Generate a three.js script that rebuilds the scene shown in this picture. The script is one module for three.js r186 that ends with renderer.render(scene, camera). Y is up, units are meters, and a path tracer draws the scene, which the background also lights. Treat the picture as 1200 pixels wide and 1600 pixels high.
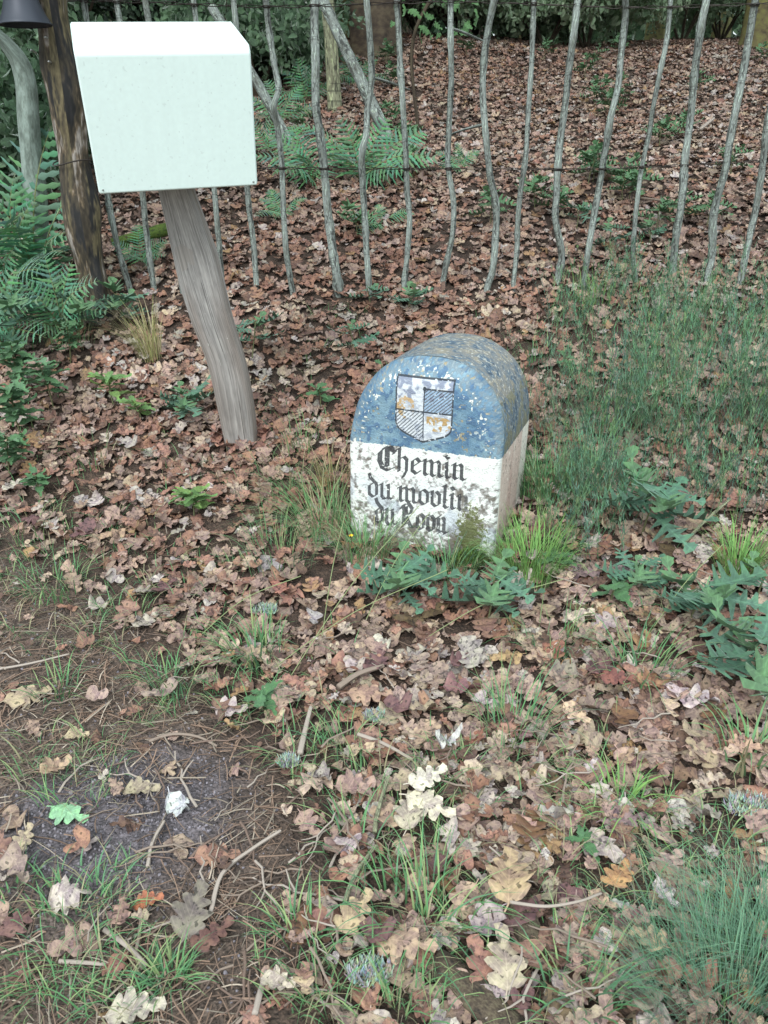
import * as THREE from 'three';
import { mergeGeometries } from 'three/addons/utils/BufferGeometryUtils.js';

// ------------------------------------------------------------------ camera, sky, sun, exposure
const scene = new THREE.Scene();
const F = 1256, CAM = new THREE.Vector3(0, 1.3, 0), PITCH = 25 * Math.PI / 180, ROLL = 1.4 * Math.PI / 180;
const camera = new THREE.PerspectiveCamera(2 * Math.atan(800 / F) * 180 / Math.PI, 0.75, 0.05, 400);
camera.position.copy(CAM);
camera.rotation.order = 'YXZ';
camera.rotation.set(-PITCH, 0, -ROLL);
camera.updateMatrixWorld();
camera.focus = 2.6; camera.userData.fStop = 13;

const SKY_LEVEL = 1.2;
function makeSky() {                                   // an even overcast sky, a little brighter overhead
  const w = 128, h = 64, d = new Float32Array(w * h * 4);
  for (let j = 0; j < h; j++) {
    const el = ((j + 0.5) / h - 0.5) * Math.PI, s = Math.sin(el);
    const L = s > 0 ? SKY_LEVEL * (1 + 2 * s) / 3 * 1.25 : 0.12;
    for (let i = 0; i < w; i++) { const k = (j * w + i) * 4; d[k] = L * 0.9; d[k + 1] = L * 1.0; d[k + 2] = L * 1.03; d[k + 3] = 1; }
  }
  const t = new THREE.DataTexture(d, w, h, THREE.RGBAFormat, THREE.FloatType);
  t.mapping = THREE.EquirectangularReflectionMapping; t.magFilter = THREE.LinearFilter; t.minFilter = THREE.LinearFilter; t.needsUpdate = true;
  return t;
}
scene.background = makeSky();
scene.environment = scene.background;
const sun = new THREE.DirectionalLight(new THREE.Color(1, 0.98, 0.95), 1.1);
sun.position.set(-3.2, 9.5, 7); sun.target.position.set(0, 0.3, -3);
sun.castShadow = true; sun.shadow.radius = 40; sun.shadow.mapSize.set(2048, 2048);
Object.assign(sun.shadow.camera, { left: -15, right: 15, top: 15, bottom: -15, near: 0.5, far: 60 });
scene.add(sun, sun.target);
const renderer = new THREE.WebGLRenderer({ antialias: true });
renderer.setSize(768, 1024);
renderer.toneMapping = THREE.LinearToneMapping;
renderer.toneMappingExposure = 2.12;
renderer.shadowMap.enabled = true;

// ------------------------------------------------------------------ helpers
const V = (x, y, z) => new THREE.Vector3(x, y, z);
function rng(seed) { let a = seed >>> 0; return () => { a = (a + 0x6D2B79F5) | 0; let t = Math.imul(a ^ (a >>> 15), 1 | a); t = (t + Math.imul(t ^ (t >>> 7), 61 | t)) ^ t; return ((t ^ (t >>> 14)) >>> 0) / 4294967296; }; }
const mix = (a, b, t) => a + (b - a) * t, clamp = (x, a = 0, b = 1) => Math.min(b, Math.max(a, x));
const sstep = (a, b, x) => { const t = clamp((x - a) / (b - a)); return t * t * (3 - 2 * t); };
function hash(x, y, z) { let h = Math.imul(x, 374761393) + Math.imul(y, 668265263) + Math.imul(z, 2147483647 ^ 0x5bd1e995); h = Math.imul(h ^ (h >>> 13), 1274126177); return ((h ^ (h >>> 16)) >>> 0) / 4294967296; }
function vnoise(x, y, z = 0) {
  const xi = Math.floor(x), yi = Math.floor(y), zi = Math.floor(z), u = x - xi, v = y - yi, w = z - zi;
  const a = u * u * (3 - 2 * u), b = v * v * (3 - 2 * v), c = w * w * (3 - 2 * w);
  const L = (k) => mix(mix(hash(xi, yi, k), hash(xi + 1, yi, k), a), mix(hash(xi, yi + 1, k), hash(xi + 1, yi + 1, k), a), b);
  return c === 0 ? L(zi) : mix(L(zi), L(zi + 1), c);
}
function fbm(x, y, z = 0, o = 4) { let s = 0, a = 0.5, n = 0; for (let i = 0; i < o; i++) { s += a * vnoise(x, y, z + i * 17); n += a; a *= 0.5; x *= 2.03; y *= 2.03; z *= 2.03; } return s / n; }

// rays through pixels of the 1200 x 1600 photograph
const RT = V(1, 0, 0).applyQuaternion(camera.quaternion), UP = V(0, 1, 0).applyQuaternion(camera.quaternion), FW = V(0, 0, -1).applyQuaternion(camera.quaternion);
const ray = (px, py) => FW.clone().addScaledVector(RT, (px - 600) / F).addScaledVector(UP, -(py - 800) / F);
const at = (px, py, d) => { const v = ray(px, py); return CAM.clone().addScaledVector(v, d / -v.z); };   // point at ground distance d
const depthOf = (p) => p.clone().sub(CAM).dot(FW);
const proj = (p) => { const q = p.clone().sub(CAM), z = q.dot(FW); return z < 0.1 ? null : [600 + F * q.dot(RT) / z, 800 - F * q.dot(UP) / z]; };
// the lie of the land: a flat path edge, then a bank rising into the wood
const PR = [[-60, 0], [0, 0], [1.41, 0], [2.28, 0.10], [2.9, 0.245], [3.95, 0.63], [5.1, 1.0], [6.7, 1.36], [9, 1.95], [10.5, 2.22], [14, 2.5], [25, 2.8], [160, 6]];
function prof(d) {
  let i = 0; while (i < PR.length - 2 && d > PR[i + 1][0]) i++;
  const [x0, y0] = PR[i], [x1, y1] = PR[i + 1], hh = x1 - x0, t = clamp((d - x0) / hh);
  const sl = (k) => { if (k <= 0 || k >= PR.length - 1) return 0.02; return ((PR[k + 1][1] - PR[k][1]) / (PR[k + 1][0] - PR[k][0]) + (PR[k][1] - PR[k - 1][1]) / (PR[k][0] - PR[k - 1][0])) / 2; };
  const m0 = i === 0 ? 0 : sl(i), m1 = sl(i + 1);
  return y0 * (1 + 2 * t) * (1 - t) ** 2 + hh * m0 * t * (1 - t) ** 2 + y1 * t * t * (3 - 2 * t) + hh * m1 * t * t * (t - 1);
}
const H = (x, z) => prof(-z) + 0.05 * (fbm(x * 0.9 + 7, z * 0.9 + 3, 0, 2) - 0.5) + 0.02 * (fbm(x * 5 + 1, z * 5, 0, 2) - 0.5) + (-z > 6 ? 0.25 * (fbm(x * 0.35 + 40, z * 0.35, 0, 2) - 0.5) * sstep(6, 9, -z) : 0);
const normalAt = (x, z) => { const e = 0.03; return V(H(x - e, z) - H(x + e, z), 2 * e, H(x, z - e) - H(x, z + e)).normalize(); };
function ground(px, py) {                               // where a pixel's ray meets the ground
  const v = ray(px, py); let t = 0.4, p;
  for (let i = 0; i < 4000; i++) { p = CAM.clone().addScaledVector(v, t); if (p.y < H(p.x, p.z)) break; t += 0.004 + t * 0.0008; }
  return V(p.x, H(p.x, p.z), p.z);
}

class GB {                                              // collects faces into one geometry
  constructor() { this.p = []; this.u = []; this.c = []; this.i = []; }
  v(p, u = 0, v = 0, c = null) { this.p.push(p.x, p.y, p.z); this.u.push(u, v); if (c) this.c.push(c[0], c[1], c[2]); return this.p.length / 3 - 1; }
  t(a, b, c) { this.i.push(a, b, c); }
  q(a, b, c, d) { this.i.push(a, b, c, a, c, d); }
  tube(pts, rad, sides = 6, o = {}) {                   // o.c colour, o.wob radius noise, o.cap, o.vs metres per v
    const n = pts.length, ring = []; let len = 0; let ref = V(0.31, 0.2, 0.93);
    const tan = (k) => pts[Math.min(n - 1, k + 1)].clone().sub(pts[Math.max(0, k - 1)]).normalize();
    for (let k = 0; k < n; k++) {
      const T = tan(k); let A = ref.clone().addScaledVector(T, -ref.dot(T)).normalize(); ref = A; const B = T.clone().cross(A);
      if (k) len += pts[k].distanceTo(pts[k - 1]);
      const r = typeof rad === 'number' ? rad : rad[k], row = [];
      for (let s = 0; s <= sides; s++) {
        const a = s / sides * Math.PI * 2, w = o.wob ? 1 + o.wob * (vnoise(Math.cos(a) * 2 + 9, Math.sin(a) * 2 + 5, len * (o.wf || 14) + (o.ws || 0)) - 0.5) * 2 : 1;
        row.push(this.v(pts[k].clone().addScaledVector(A, Math.cos(a) * r * w).addScaledVector(B, Math.sin(a) * r * w), s / sides, len / (o.vs || 1), o.c));
      }
      ring.push(row);
    }
    for (let k = 0; k < n - 1; k++) for (let s = 0; s < sides; s++) this.q(ring[k][s], ring[k][s + 1], ring[k + 1][s + 1], ring[k + 1][s]);
    if (o.cap !== false) for (const [k, f] of [[0, 1], [n - 1, 0]]) { const c = this.v(pts[k], 0.5, k ? len / (o.vs || 1) : 0, o.c); for (let s = 0; s < sides; s++) f ? this.t(c, ring[k][s + 1], ring[k][s]) : this.t(c, ring[k][s], ring[k][s + 1]); }
    return this;
  }
  blade(pts, w, c, side) {                              // a tapering ribbon
    const n = pts.length; let prev = null;
    for (let k = 0; k < n; k++) {
      const T = pts[Math.min(n - 1, k + 1)].clone().sub(pts[Math.max(0, k - 1)]), S = (side ? side.clone() : V(-T.z, 0, T.x)); if (S.lengthSq() < 1e-9) S.set(1, 0, 0); S.normalize();
      const ww = w * (1 - (k / (n - 1)) ** 1.6) * 0.5, cc = c;
      const row = k === n - 1 ? [this.v(pts[k], 0.5, 1, cc)] : [this.v(pts[k].clone().addScaledVector(S, -ww), 0, k / n, cc), this.v(pts[k].clone().addScaledVector(S, ww), 1, k / n, cc)];
      if (prev) row.length === 2 ? this.q(prev[0], prev[1], row[1], row[0]) : this.t(prev[0], prev[1], row[0]);
      prev = row;
    }
  }
  geo(creased) {
    const g = new THREE.BufferGeometry();
    g.setAttribute('position', new THREE.Float32BufferAttribute(this.p, 3)); g.setAttribute('uv', new THREE.Float32BufferAttribute(this.u, 2));
    if (this.c.length) g.setAttribute('color', new THREE.Float32BufferAttribute(this.c, 3));
    g.setIndex(this.i); g.computeVertexNormals(); return g;
  }
}
const taken = {};
const numbered = (n) => { const k = taken[n] = (taken[n] ?? -1) + 1; return k ? `${n}_${String(k).padStart(3, '0')}` : n; };
function tag(o, label, category, group, kind) { o.userData.label = label; if (category) o.userData.category = category; if (group) o.userData.group = group; if (kind) o.userData.kind = kind; return o; }
function shade(o) { o.castShadow = true; o.receiveShadow = true; return o; }
function mesh(name, g, m, parent) { const o = shade(new THREE.Mesh(g, m)); if (parent) { o.name = name; parent.add(o); } else { o.name = numbered(name); scene.add(o); } return o; }
function group(name, pos) { const o = new THREE.Group(); o.name = numbered(name); if (pos) o.position.copy(pos); scene.add(o); return o; }
const std = (o) => new THREE.MeshStandardMaterial({ roughness: 0.85, metalness: 0, side: THREE.DoubleSide, ...o });
const lin = (r, g, b) => new THREE.Color().setRGB(r, g, b);
function dataTex(w, h, fn, srgb = true, rep) {
  const d = new Uint8Array(w * h * 4);
  for (let j = 0; j < h; j++) for (let i = 0; i < w; i++) { const c = fn(i / w, j / h, i, j), k = (j * w + i) * 4; d[k] = clamp(c[0]) * 255; d[k + 1] = clamp(c[1]) * 255; d[k + 2] = clamp(c[2]) * 255; d[k + 3] = 255; }
  const t = new THREE.DataTexture(d, w, h); t.magFilter = THREE.LinearFilter; t.minFilter = THREE.LinearMipmapLinearFilter; t.generateMipmaps = true; t.wrapS = t.wrapT = THREE.RepeatWrapping;
  if (srgb) t.colorSpace = THREE.SRGBColorSpace; if (rep) t.repeat.set(rep[0], rep[1]); t.needsUpdate = true; return t;
}
// noise that tiles over the unit square
function tnoise(u, v, f, z) { const a = u * f, b = v * f, ia = Math.floor(a), ib = Math.floor(b), fa = a - ia, fb = b - ib, x = fa * fa * (3 - 2 * fa), y = fb * fb * (3 - 2 * fb), m = (k) => ((k % f) + f) % f; return mix(mix(hash(m(ia), m(ib), z), hash(m(ia + 1), m(ib), z), x), mix(hash(m(ia), m(ib + 1), z), hash(m(ia + 1), m(ib + 1), z), x), y); }

// ------------------------------------------------------------------ the ground
// bare soil of the path edge (lower left) against the litter, by where it lies
const BOUND = [[820, -80], [880, 0], [950, 110], [1050, 240], [1130, 350], [1250, 450], [1350, 490], [1480, 470], [1600, 430], [1900, 400]];
function boundX(y) { if (y <= BOUND[0][0]) return -400; for (let i = 0; i < BOUND.length - 1; i++) if (y < BOUND[i + 1][0]) return mix(BOUND[i][1], BOUND[i + 1][1], (y - BOUND[i][0]) / (BOUND[i + 1][0] - BOUND[i][0])); return 400; }
function soilness(x, z) {
  if (z > -0.6) return x < -0.15 ? 1 : 0.2; if (z < -3) return 0;
  const q = proj(V(x, 0, z)); if (!q) return 0;
  return sstep(70, -70, q[0] - boundX(q[1]) + 120 * (fbm(x * 4, z * 4, 3, 3) - 0.5));
}
const patchC = ground(190, 1270);
const gritness = (x, z) => sstep(0.36, 0.12, Math.hypot((x - patchC.x) * 1.15, (z - patchC.z) * 1.3) + 0.3 * (fbm(x * 6, z * 6, 9, 3) - 0.5));
{
  const xs = [], zs = [];
  const spread = (arr, lo, hi, f0, f1, step) => { let s = step; const a = []; for (let x = f0; x >= lo; x -= s) { a.unshift(x); s *= 1.13; } for (let x = f0 + step; x <= f1; x += step) a.push(x); s = step; for (let x = f1 + s; x <= hi; x += s) { a.push(x); s *= 1.13; } arr.push(...a); };
  spread(xs, -90, 90, -3.2, 3.2, 0.035); spread(zs, -160, 40, -5, 0.5, 0.035);
  const b = new GB();
  for (const z of zs) for (const x of xs) {
    const s = soilness(x, z), g = s * gritness(x, z), m = fbm(x * 2.2, z * 2.2, 5, 3);
    let c = [mix(0.075, 0.105, m), mix(0.048, 0.07, m), mix(0.036, 0.05, m)];
    c = c.map((k, i) => mix(k, [0.17, 0.128, 0.105][i] * mix(0.75, 1.25, m), s));
    c = c.map((k, i) => mix(k, [0.155, 0.14, 0.16][i] * mix(0.85, 1.15, m), g));
    b.v(V(x, H(x, z), z), x / 0.6, -z / 0.6, c);
  }
  const n = xs.length; for (let j = 0; j < zs.length - 1; j++) for (let i = 0; i < n - 1; i++) b.q(j * n + i, (j + 1) * n + i, (j + 1) * n + i + 1, j * n + i + 1);
  const soil = dataTex(512, 512, (u, v) => { const a = 0.62 + 0.38 * tnoise(u, v, 200, 1), c = 0.7 + 0.3 * tnoise(u, v, 71, 2), d = 0.75 + 0.25 * tnoise(u, v, 19, 3), e = tnoise(u, v, 128, 4) > 0.87 ? 1.5 : 1; const k = a * c * d * e * 1.25; return [k, k * 0.985, k * 0.97]; });
  const bump = dataTex(512, 512, (u, v) => { const k = 0.5 * tnoise(u, v, 150, 1) + 0.3 * tnoise(u, v, 61, 2) + 0.2 * tnoise(u, v, 19, 3); return [k, k, k]; }, false);
  tag(mesh('forest_floor', b.geo(), std({ vertexColors: true, map: soil, bumpMap: bump, bumpScale: 0.012, roughness: 0.95 })), 'dark soil of the path edge and the wooded bank', 'ground', null, 'structure');
}

// ------------------------------------------------------------------ leaves
// an oak leaf lying along +x, lobed, curled: about 50 triangles
function oakLeaf(len, wid, lobes, depth, curl, r, o = {}) {
  const b = new GB(), L = [], R = [], M = [];
  const seq = [[0.02, 0.03]];
  for (let k = 0; k < lobes; k++) {
    const t0 = 0.1 + 0.84 * k / lobes, dt = 0.84 / lobes, env = Math.sin(Math.PI * (0.14 + 0.80 * ((k + 0.7) / lobes) ** 0.85)) ;
    const w = env * (0.92 + 0.16 * r()), s = w * (1 - depth);
    if (o.sharp) { seq.push([t0, s * 0.5], [t0 + dt * 0.3, s * 0.56], [t0 + dt * 0.62, w * 0.5], [t0 + dt * 0.92, w * 0.45]); continue; }
    seq.push([t0, s * 0.5], [t0 + dt * 0.2, mix(s, w, 0.72) * 0.5], [t0 + dt * 0.5, w * 0.5], [t0 + dt * 0.8, mix(s, w, 0.8) * 0.5]);
  }
  seq.push([0.955, 0.17], [1.0, 0.0]);
  const ph = r() * 6, ph2 = r() * 6, twist = (r() - 0.5) * curl * 2.2, bl = (r() - 0.35) * curl * 2.4, bw = (r() - 0.3) * curl * 3.2, wav = curl * 0.10;
  const put = (t, y) => {
    const x = (t - 0.5) * len, yy = y * wid; let z = bl * x * x / len + bw * yy * yy / wid + wav * len * Math.sin(t * 9 + ph) * (Math.abs(y) * 2) + wav * 0.7 * len * Math.sin(y * 11 + ph2 + t * 4);
    const a = twist * (t - 0.5); return V(x * (1 - 0.12 * curl * Math.abs(bl)), yy * Math.cos(a) - z * Math.sin(a), z * Math.cos(a) + yy * Math.sin(a));
  };
  const sway = (t) => 0.06 * (o.sway ?? 1) * Math.sin(t * 3 + ph);
  let lastM = 0;
  seq.forEach(([t, w], k) => {
    const tb = t + (k % 4 === 3 ? 0.015 : 0), mt = clamp(Math.max(lastM, t - w * (o.sharp ? 0.1 : 0.22)), 0, 1), s = sway(t), jl = 1 + (r() - 0.5) * 0.2, jr = 1 + (r() - 0.5) * 0.2;
    lastM = mt; M.push(b.v(put(mt, s), mt, 0.5)); L.push(b.v(put(clamp(tb, 0, 1), s + w * jl), t, 0.5 + w * 0.95)); R.push(b.v(put(clamp(tb, 0, 1), s - w * jr), t, 0.5 - w * 0.95));
  });
  for (let k = 0; k < seq.length - 1; k++) { b.q(M[k], M[k + 1], L[k + 1], L[k]); b.q(M[k], R[k], R[k + 1], M[k + 1]); }
  if (o.stalk !== 0) { const p0 = put(0.02, sway(0)), p1 = put(-0.1, 0.01), w = V(0, wid * 0.018, 0); const a = b.v(p0.clone().add(w), 0.01, 0.5), c = b.v(p0.clone().sub(w), 0.01, 0.5), e = b.v(p1.clone().sub(w), 0, 0.5), f = b.v(p1.clone().add(w), 0, 0.5); b.q(a, c, e, f); }
  return b.geo();
}
// vein and blotch print shared by all broad leaves
function leafTex(seed, contrast, spots) {
  return dataTex(256, 128, (u, v) => {
    const dy = Math.abs(v - 0.5), mid = Math.exp(-((dy / 0.012) ** 2)), q = ((u - dy * 0.75) * 9.5 + 20) % 1, side = Math.exp(-(((q - 0.5) / 0.07) ** 2)) * (1 - sstep(0.25, 0.5, dy)) * 0.7;
    const n = fbm(u * 9 + seed, v * 6, seed, 4), m = fbm(u * 30, v * 20, seed + 5, 2);
    let k = 0.86 + contrast * (n - 0.5) + 0.18 * (m - 0.5) + 0.16 * Math.max(mid, side); if (spots && fbm(u * 14 + 3, v * 10, seed + 9, 3) > 0.66) k *= 0.62;
    return [k, k * (1 + (n - 0.5) * 0.1), k * (1 - (n - 0.5) * 0.12)];
  });
}
const deadTex = [leafTex(3, 0.5, true), leafTex(31, 0.7, true)], freshTex = leafTex(12, 0.25, false);
const R0 = rng(11);
const DEAD = []; for (let k = 0; k < 12; k++) DEAD.push(oakLeaf(1, 0.54 + 0.26 * R0(), 4 - (k % 3 === 2 ? 1 : 0), 0.26 + 0.24 * R0(), 0.2 + 0.95 * (k / 11), R0));
for (let k = 0; k < 4; k++) DEAD.push(oakLeaf(0.7, 0.55 + 0.3 * R0(), 2, 0.2 + 0.3 * R0(), 0.5 + 0.5 * R0(), R0, { stalk: 0 }));   // torn pieces
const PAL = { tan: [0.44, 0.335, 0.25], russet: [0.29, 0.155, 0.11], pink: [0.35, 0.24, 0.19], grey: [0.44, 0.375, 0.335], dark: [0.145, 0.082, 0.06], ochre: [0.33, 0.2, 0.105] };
const deadMat = deadTex.map((t) => std({ color: 0xffffff, map: t, roughness: 0.72 }));
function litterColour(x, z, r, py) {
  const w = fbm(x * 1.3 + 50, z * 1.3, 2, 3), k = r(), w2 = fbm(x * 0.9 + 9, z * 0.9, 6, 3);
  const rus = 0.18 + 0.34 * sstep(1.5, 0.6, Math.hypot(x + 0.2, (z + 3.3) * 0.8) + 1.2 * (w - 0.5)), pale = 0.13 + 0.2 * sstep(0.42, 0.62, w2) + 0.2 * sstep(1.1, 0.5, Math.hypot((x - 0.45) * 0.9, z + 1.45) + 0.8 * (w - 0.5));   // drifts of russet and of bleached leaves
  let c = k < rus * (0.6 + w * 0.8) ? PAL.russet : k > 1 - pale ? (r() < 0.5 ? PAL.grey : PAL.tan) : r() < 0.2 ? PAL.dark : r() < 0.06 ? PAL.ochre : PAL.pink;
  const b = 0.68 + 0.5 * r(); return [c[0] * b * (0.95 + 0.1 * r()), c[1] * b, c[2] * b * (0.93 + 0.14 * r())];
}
function layQuat(x, z, yaw, tilt, r) {
  const n = normalAt(x, z), q = new THREE.Quaternion().setFromUnitVectors(V(0, 1, 0), n);
  q.multiply(new THREE.Quaternion().setFromAxisAngle(V(0, 1, 0), yaw)).multiply(new THREE.Quaternion().setFromAxisAngle(V(1, 0, 0), -Math.PI / 2));
  return q.multiply(new THREE.Quaternion().setFromEuler(new THREE.Euler((r() - 0.5) * tilt, (r() - 0.5) * tilt, 0)));
}
function litterDensity(x, z) {
  const s = soilness(x, z); let d = mix(1, 0.07, s);
  const q = proj(V(x, H(x, z), z));
  if (q) { const hole = (cx, cy, rr, k) => { const e = Math.hypot(q[0] - cx, (q[1] - cy) * 1.3); d *= mix(k, 1, sstep(rr * 0.4, rr, e)); }; hole(1010, 1390, 110, 0.3); hole(1120, 1330, 110, 0.4); hole(560, 1560, 90, 0.4); hole(480, 900, 70, 0.6); hole(40, 480, 120, 0.6); hole(110, 790, 60, .6); }
  return d * clamp(0.35 + 1.9 * (fbm(x * 3.4, z * 3.4, 21, 3) - 0.18), 0.3, 1.25);
}
const placedLeaves = [], SPOTS = [[110, 1277], [222, 1240], [282, 1272], [668, 1245], [672, 1288], [963, 1388], [305, 1432], [333, 1470]].map(([x, y]) => ground(x, y));   // where a leaf lies open on top
{
  const r = rng(77), inst = DEAD.map(() => []), c = 0.1;
  for (let d = 0.45; d < 13; d += c) { const xw = 0.6 * d + 0.8; for (let x = -xw; x < xw; x += c) {
    const K = (d < 2 ? 13 : d < 3.4 ? 11 : d < 6 ? 9 : 8) * litterDensity(x, -d); let n = Math.floor(K + r());
    while (n-- > 0) {
      const X = x + r() * c, Z = -d - r() * c; if (d < 2 && SPOTS.some((p, i) => Math.hypot(p.x - X, p.z - Z) < (i === 0 || i > 5 ? 0.085 : 0.055))) continue; const k = Math.floor(r() ** 0.8 * DEAD.length) % DEAD.length, s = mix(0.034, 0.098, r() ** 1.3), top = r();
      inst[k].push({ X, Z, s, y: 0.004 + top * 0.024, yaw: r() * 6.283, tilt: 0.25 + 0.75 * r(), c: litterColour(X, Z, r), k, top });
    }
  } }
  // the largest in view become single leaves, the rest is the mass of litter
  const cand = []; inst.forEach((a) => a.forEach((e) => { const p = V(e.X, H(e.X, e.Z) + e.y, e.Z), q = proj(p); if (q && q[0] > 10 && q[0] < 1190 && q[1] > 700 && q[1] < 1590 && e.top > 0.72) cand.push([e.s / depthOf(p), e]); }));
  cand.sort((a, b) => b[0] - a[0]); const single = new Set(cand.slice(0, 250).map((a) => a[1]));
  const lit = group('leaf_litter'); tag(lit, 'deep layer of fallen brown oak leaves covering the bank', 'leaf litter', null, 'stuff');
  const dm = new THREE.Object3D();
  inst.forEach((a, k) => {
    const list = a.filter((e) => !single.has(e)), im = shade(new THREE.InstancedMesh(DEAD[k], deadMat[k % 2], list.length)); im.name = 'fallen_leaves'; im.userData.kind = 'stuff';
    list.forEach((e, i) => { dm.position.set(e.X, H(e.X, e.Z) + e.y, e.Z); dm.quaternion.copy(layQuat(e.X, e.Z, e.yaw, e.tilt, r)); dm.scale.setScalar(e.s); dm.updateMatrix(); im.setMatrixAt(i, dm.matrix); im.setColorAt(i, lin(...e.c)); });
    lit.add(im);
  });
  for (const e of single) placedLeaves.push(e);
}
// ------------------------------------------------------------------ bark and wood
const barkTex = (cols, sx, sy, seed, bands) => dataTex(128, 512, (u, v) => {
  const n = 0.3 * tnoise(u, v, sx, seed) + 0.3 * tnoise(u, v, sy, seed + 1) + 0.25 * tnoise(u, v, 48, seed + 2) + 0.15 * tnoise(u, v, 128, seed + 3), a = clamp(n * 1.5 - 0.25) * (cols.length - 1), i = Math.min(cols.length - 2, Math.floor(a)), f = a - i;
  let c = cols[i].map((k, j) => mix(k, cols[i + 1][j], f));
  if (bands) {                                          // cross marks and pale lichen spots of the bark
    const fv = 150, vv = v * fv + 3 * tnoise(u, v, 4, seed + 8), iv = Math.floor(vv), q = vv - iv, ring = hash(((iv % fv) + fv) % fv, 5, seed); if (ring > 0.8 && tnoise(u, v, 6, seed + 5) > 0.45) c = c.map((k) => k * mix(0.62, 1, Math.abs(q - 0.5) * 2));
    const sp = 0.6 * tnoise(u, v, 32, seed + 11) + 0.4 * tnoise(u, v, 64, seed + 12); c = c.map((k, j) => k * mix(1, [1.3, 1.34, 1.3][j], sstep(0.62, 0.7, sp))); const dk = 0.6 * tnoise(u, v, 12, seed + 21) + 0.4 * tnoise(u, v, 40, seed + 22); c = c.map((k) => k * mix(1, 0.62, sstep(0.64, 0.74, dk)));
  }
  return c;
});
const stakeTex = barkTex([[0.25, 0.25, 0.23], [0.38, 0.40, 0.38], [0.50, 0.53, 0.52], [0.43, 0.45, 0.40]], 8, 16, 40, true);
const stakeMat = std({ map: stakeTex, bumpMap: stakeTex, bumpScale: 0.003, roughness: 0.85 });
const darkBark = barkTex([[0.13, 0.11, 0.09], [0.24, 0.2, 0.16], [0.33, 0.29, 0.23], [0.36, 0.36, 0.27]], 8, 32, 60, false);
const darkBarkMat = std({ map: darkBark, bumpMap: darkBark, bumpScale: 0.02 });
const lichenBark = barkTex([[0.27, 0.26, 0.2], [0.42, 0.42, 0.34], [0.55, 0.56, 0.46], [0.4, 0.42, 0.3]], 16, 32, 80, true);
const lichenMat = std({ map: lichenBark, bumpMap: lichenBark, bumpScale: 0.006 });
const mossBark = barkTex([[0.2, 0.18, 0.12], [0.36, 0.33, 0.22], [0.42, 0.42, 0.24], [0.34, 0.3, 0.2]], 8, 32, 90, false);
const mossBarkMat = std({ map: mossBark, bumpMap: mossBark, bumpScale: 0.015 });
const silverTex = barkTex([[0.32, 0.36, 0.33], [0.43, 0.48, 0.45], [0.54, 0.6, 0.57], [0.40, 0.44, 0.41]], 4, 16, 100, false);
const silverMat = std({ map: silverTex, bumpMap: silverTex, bumpScale: 0.003 });
const wireMat = std({ color: lin(0.05, 0.042, 0.038), roughness: 0.6, metalness: 0.6 });

// smooth a list of points
const curve = (pts, n) => new THREE.CatmullRomCurve3(pts, false, 'centripetal').getPoints(n);

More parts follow.
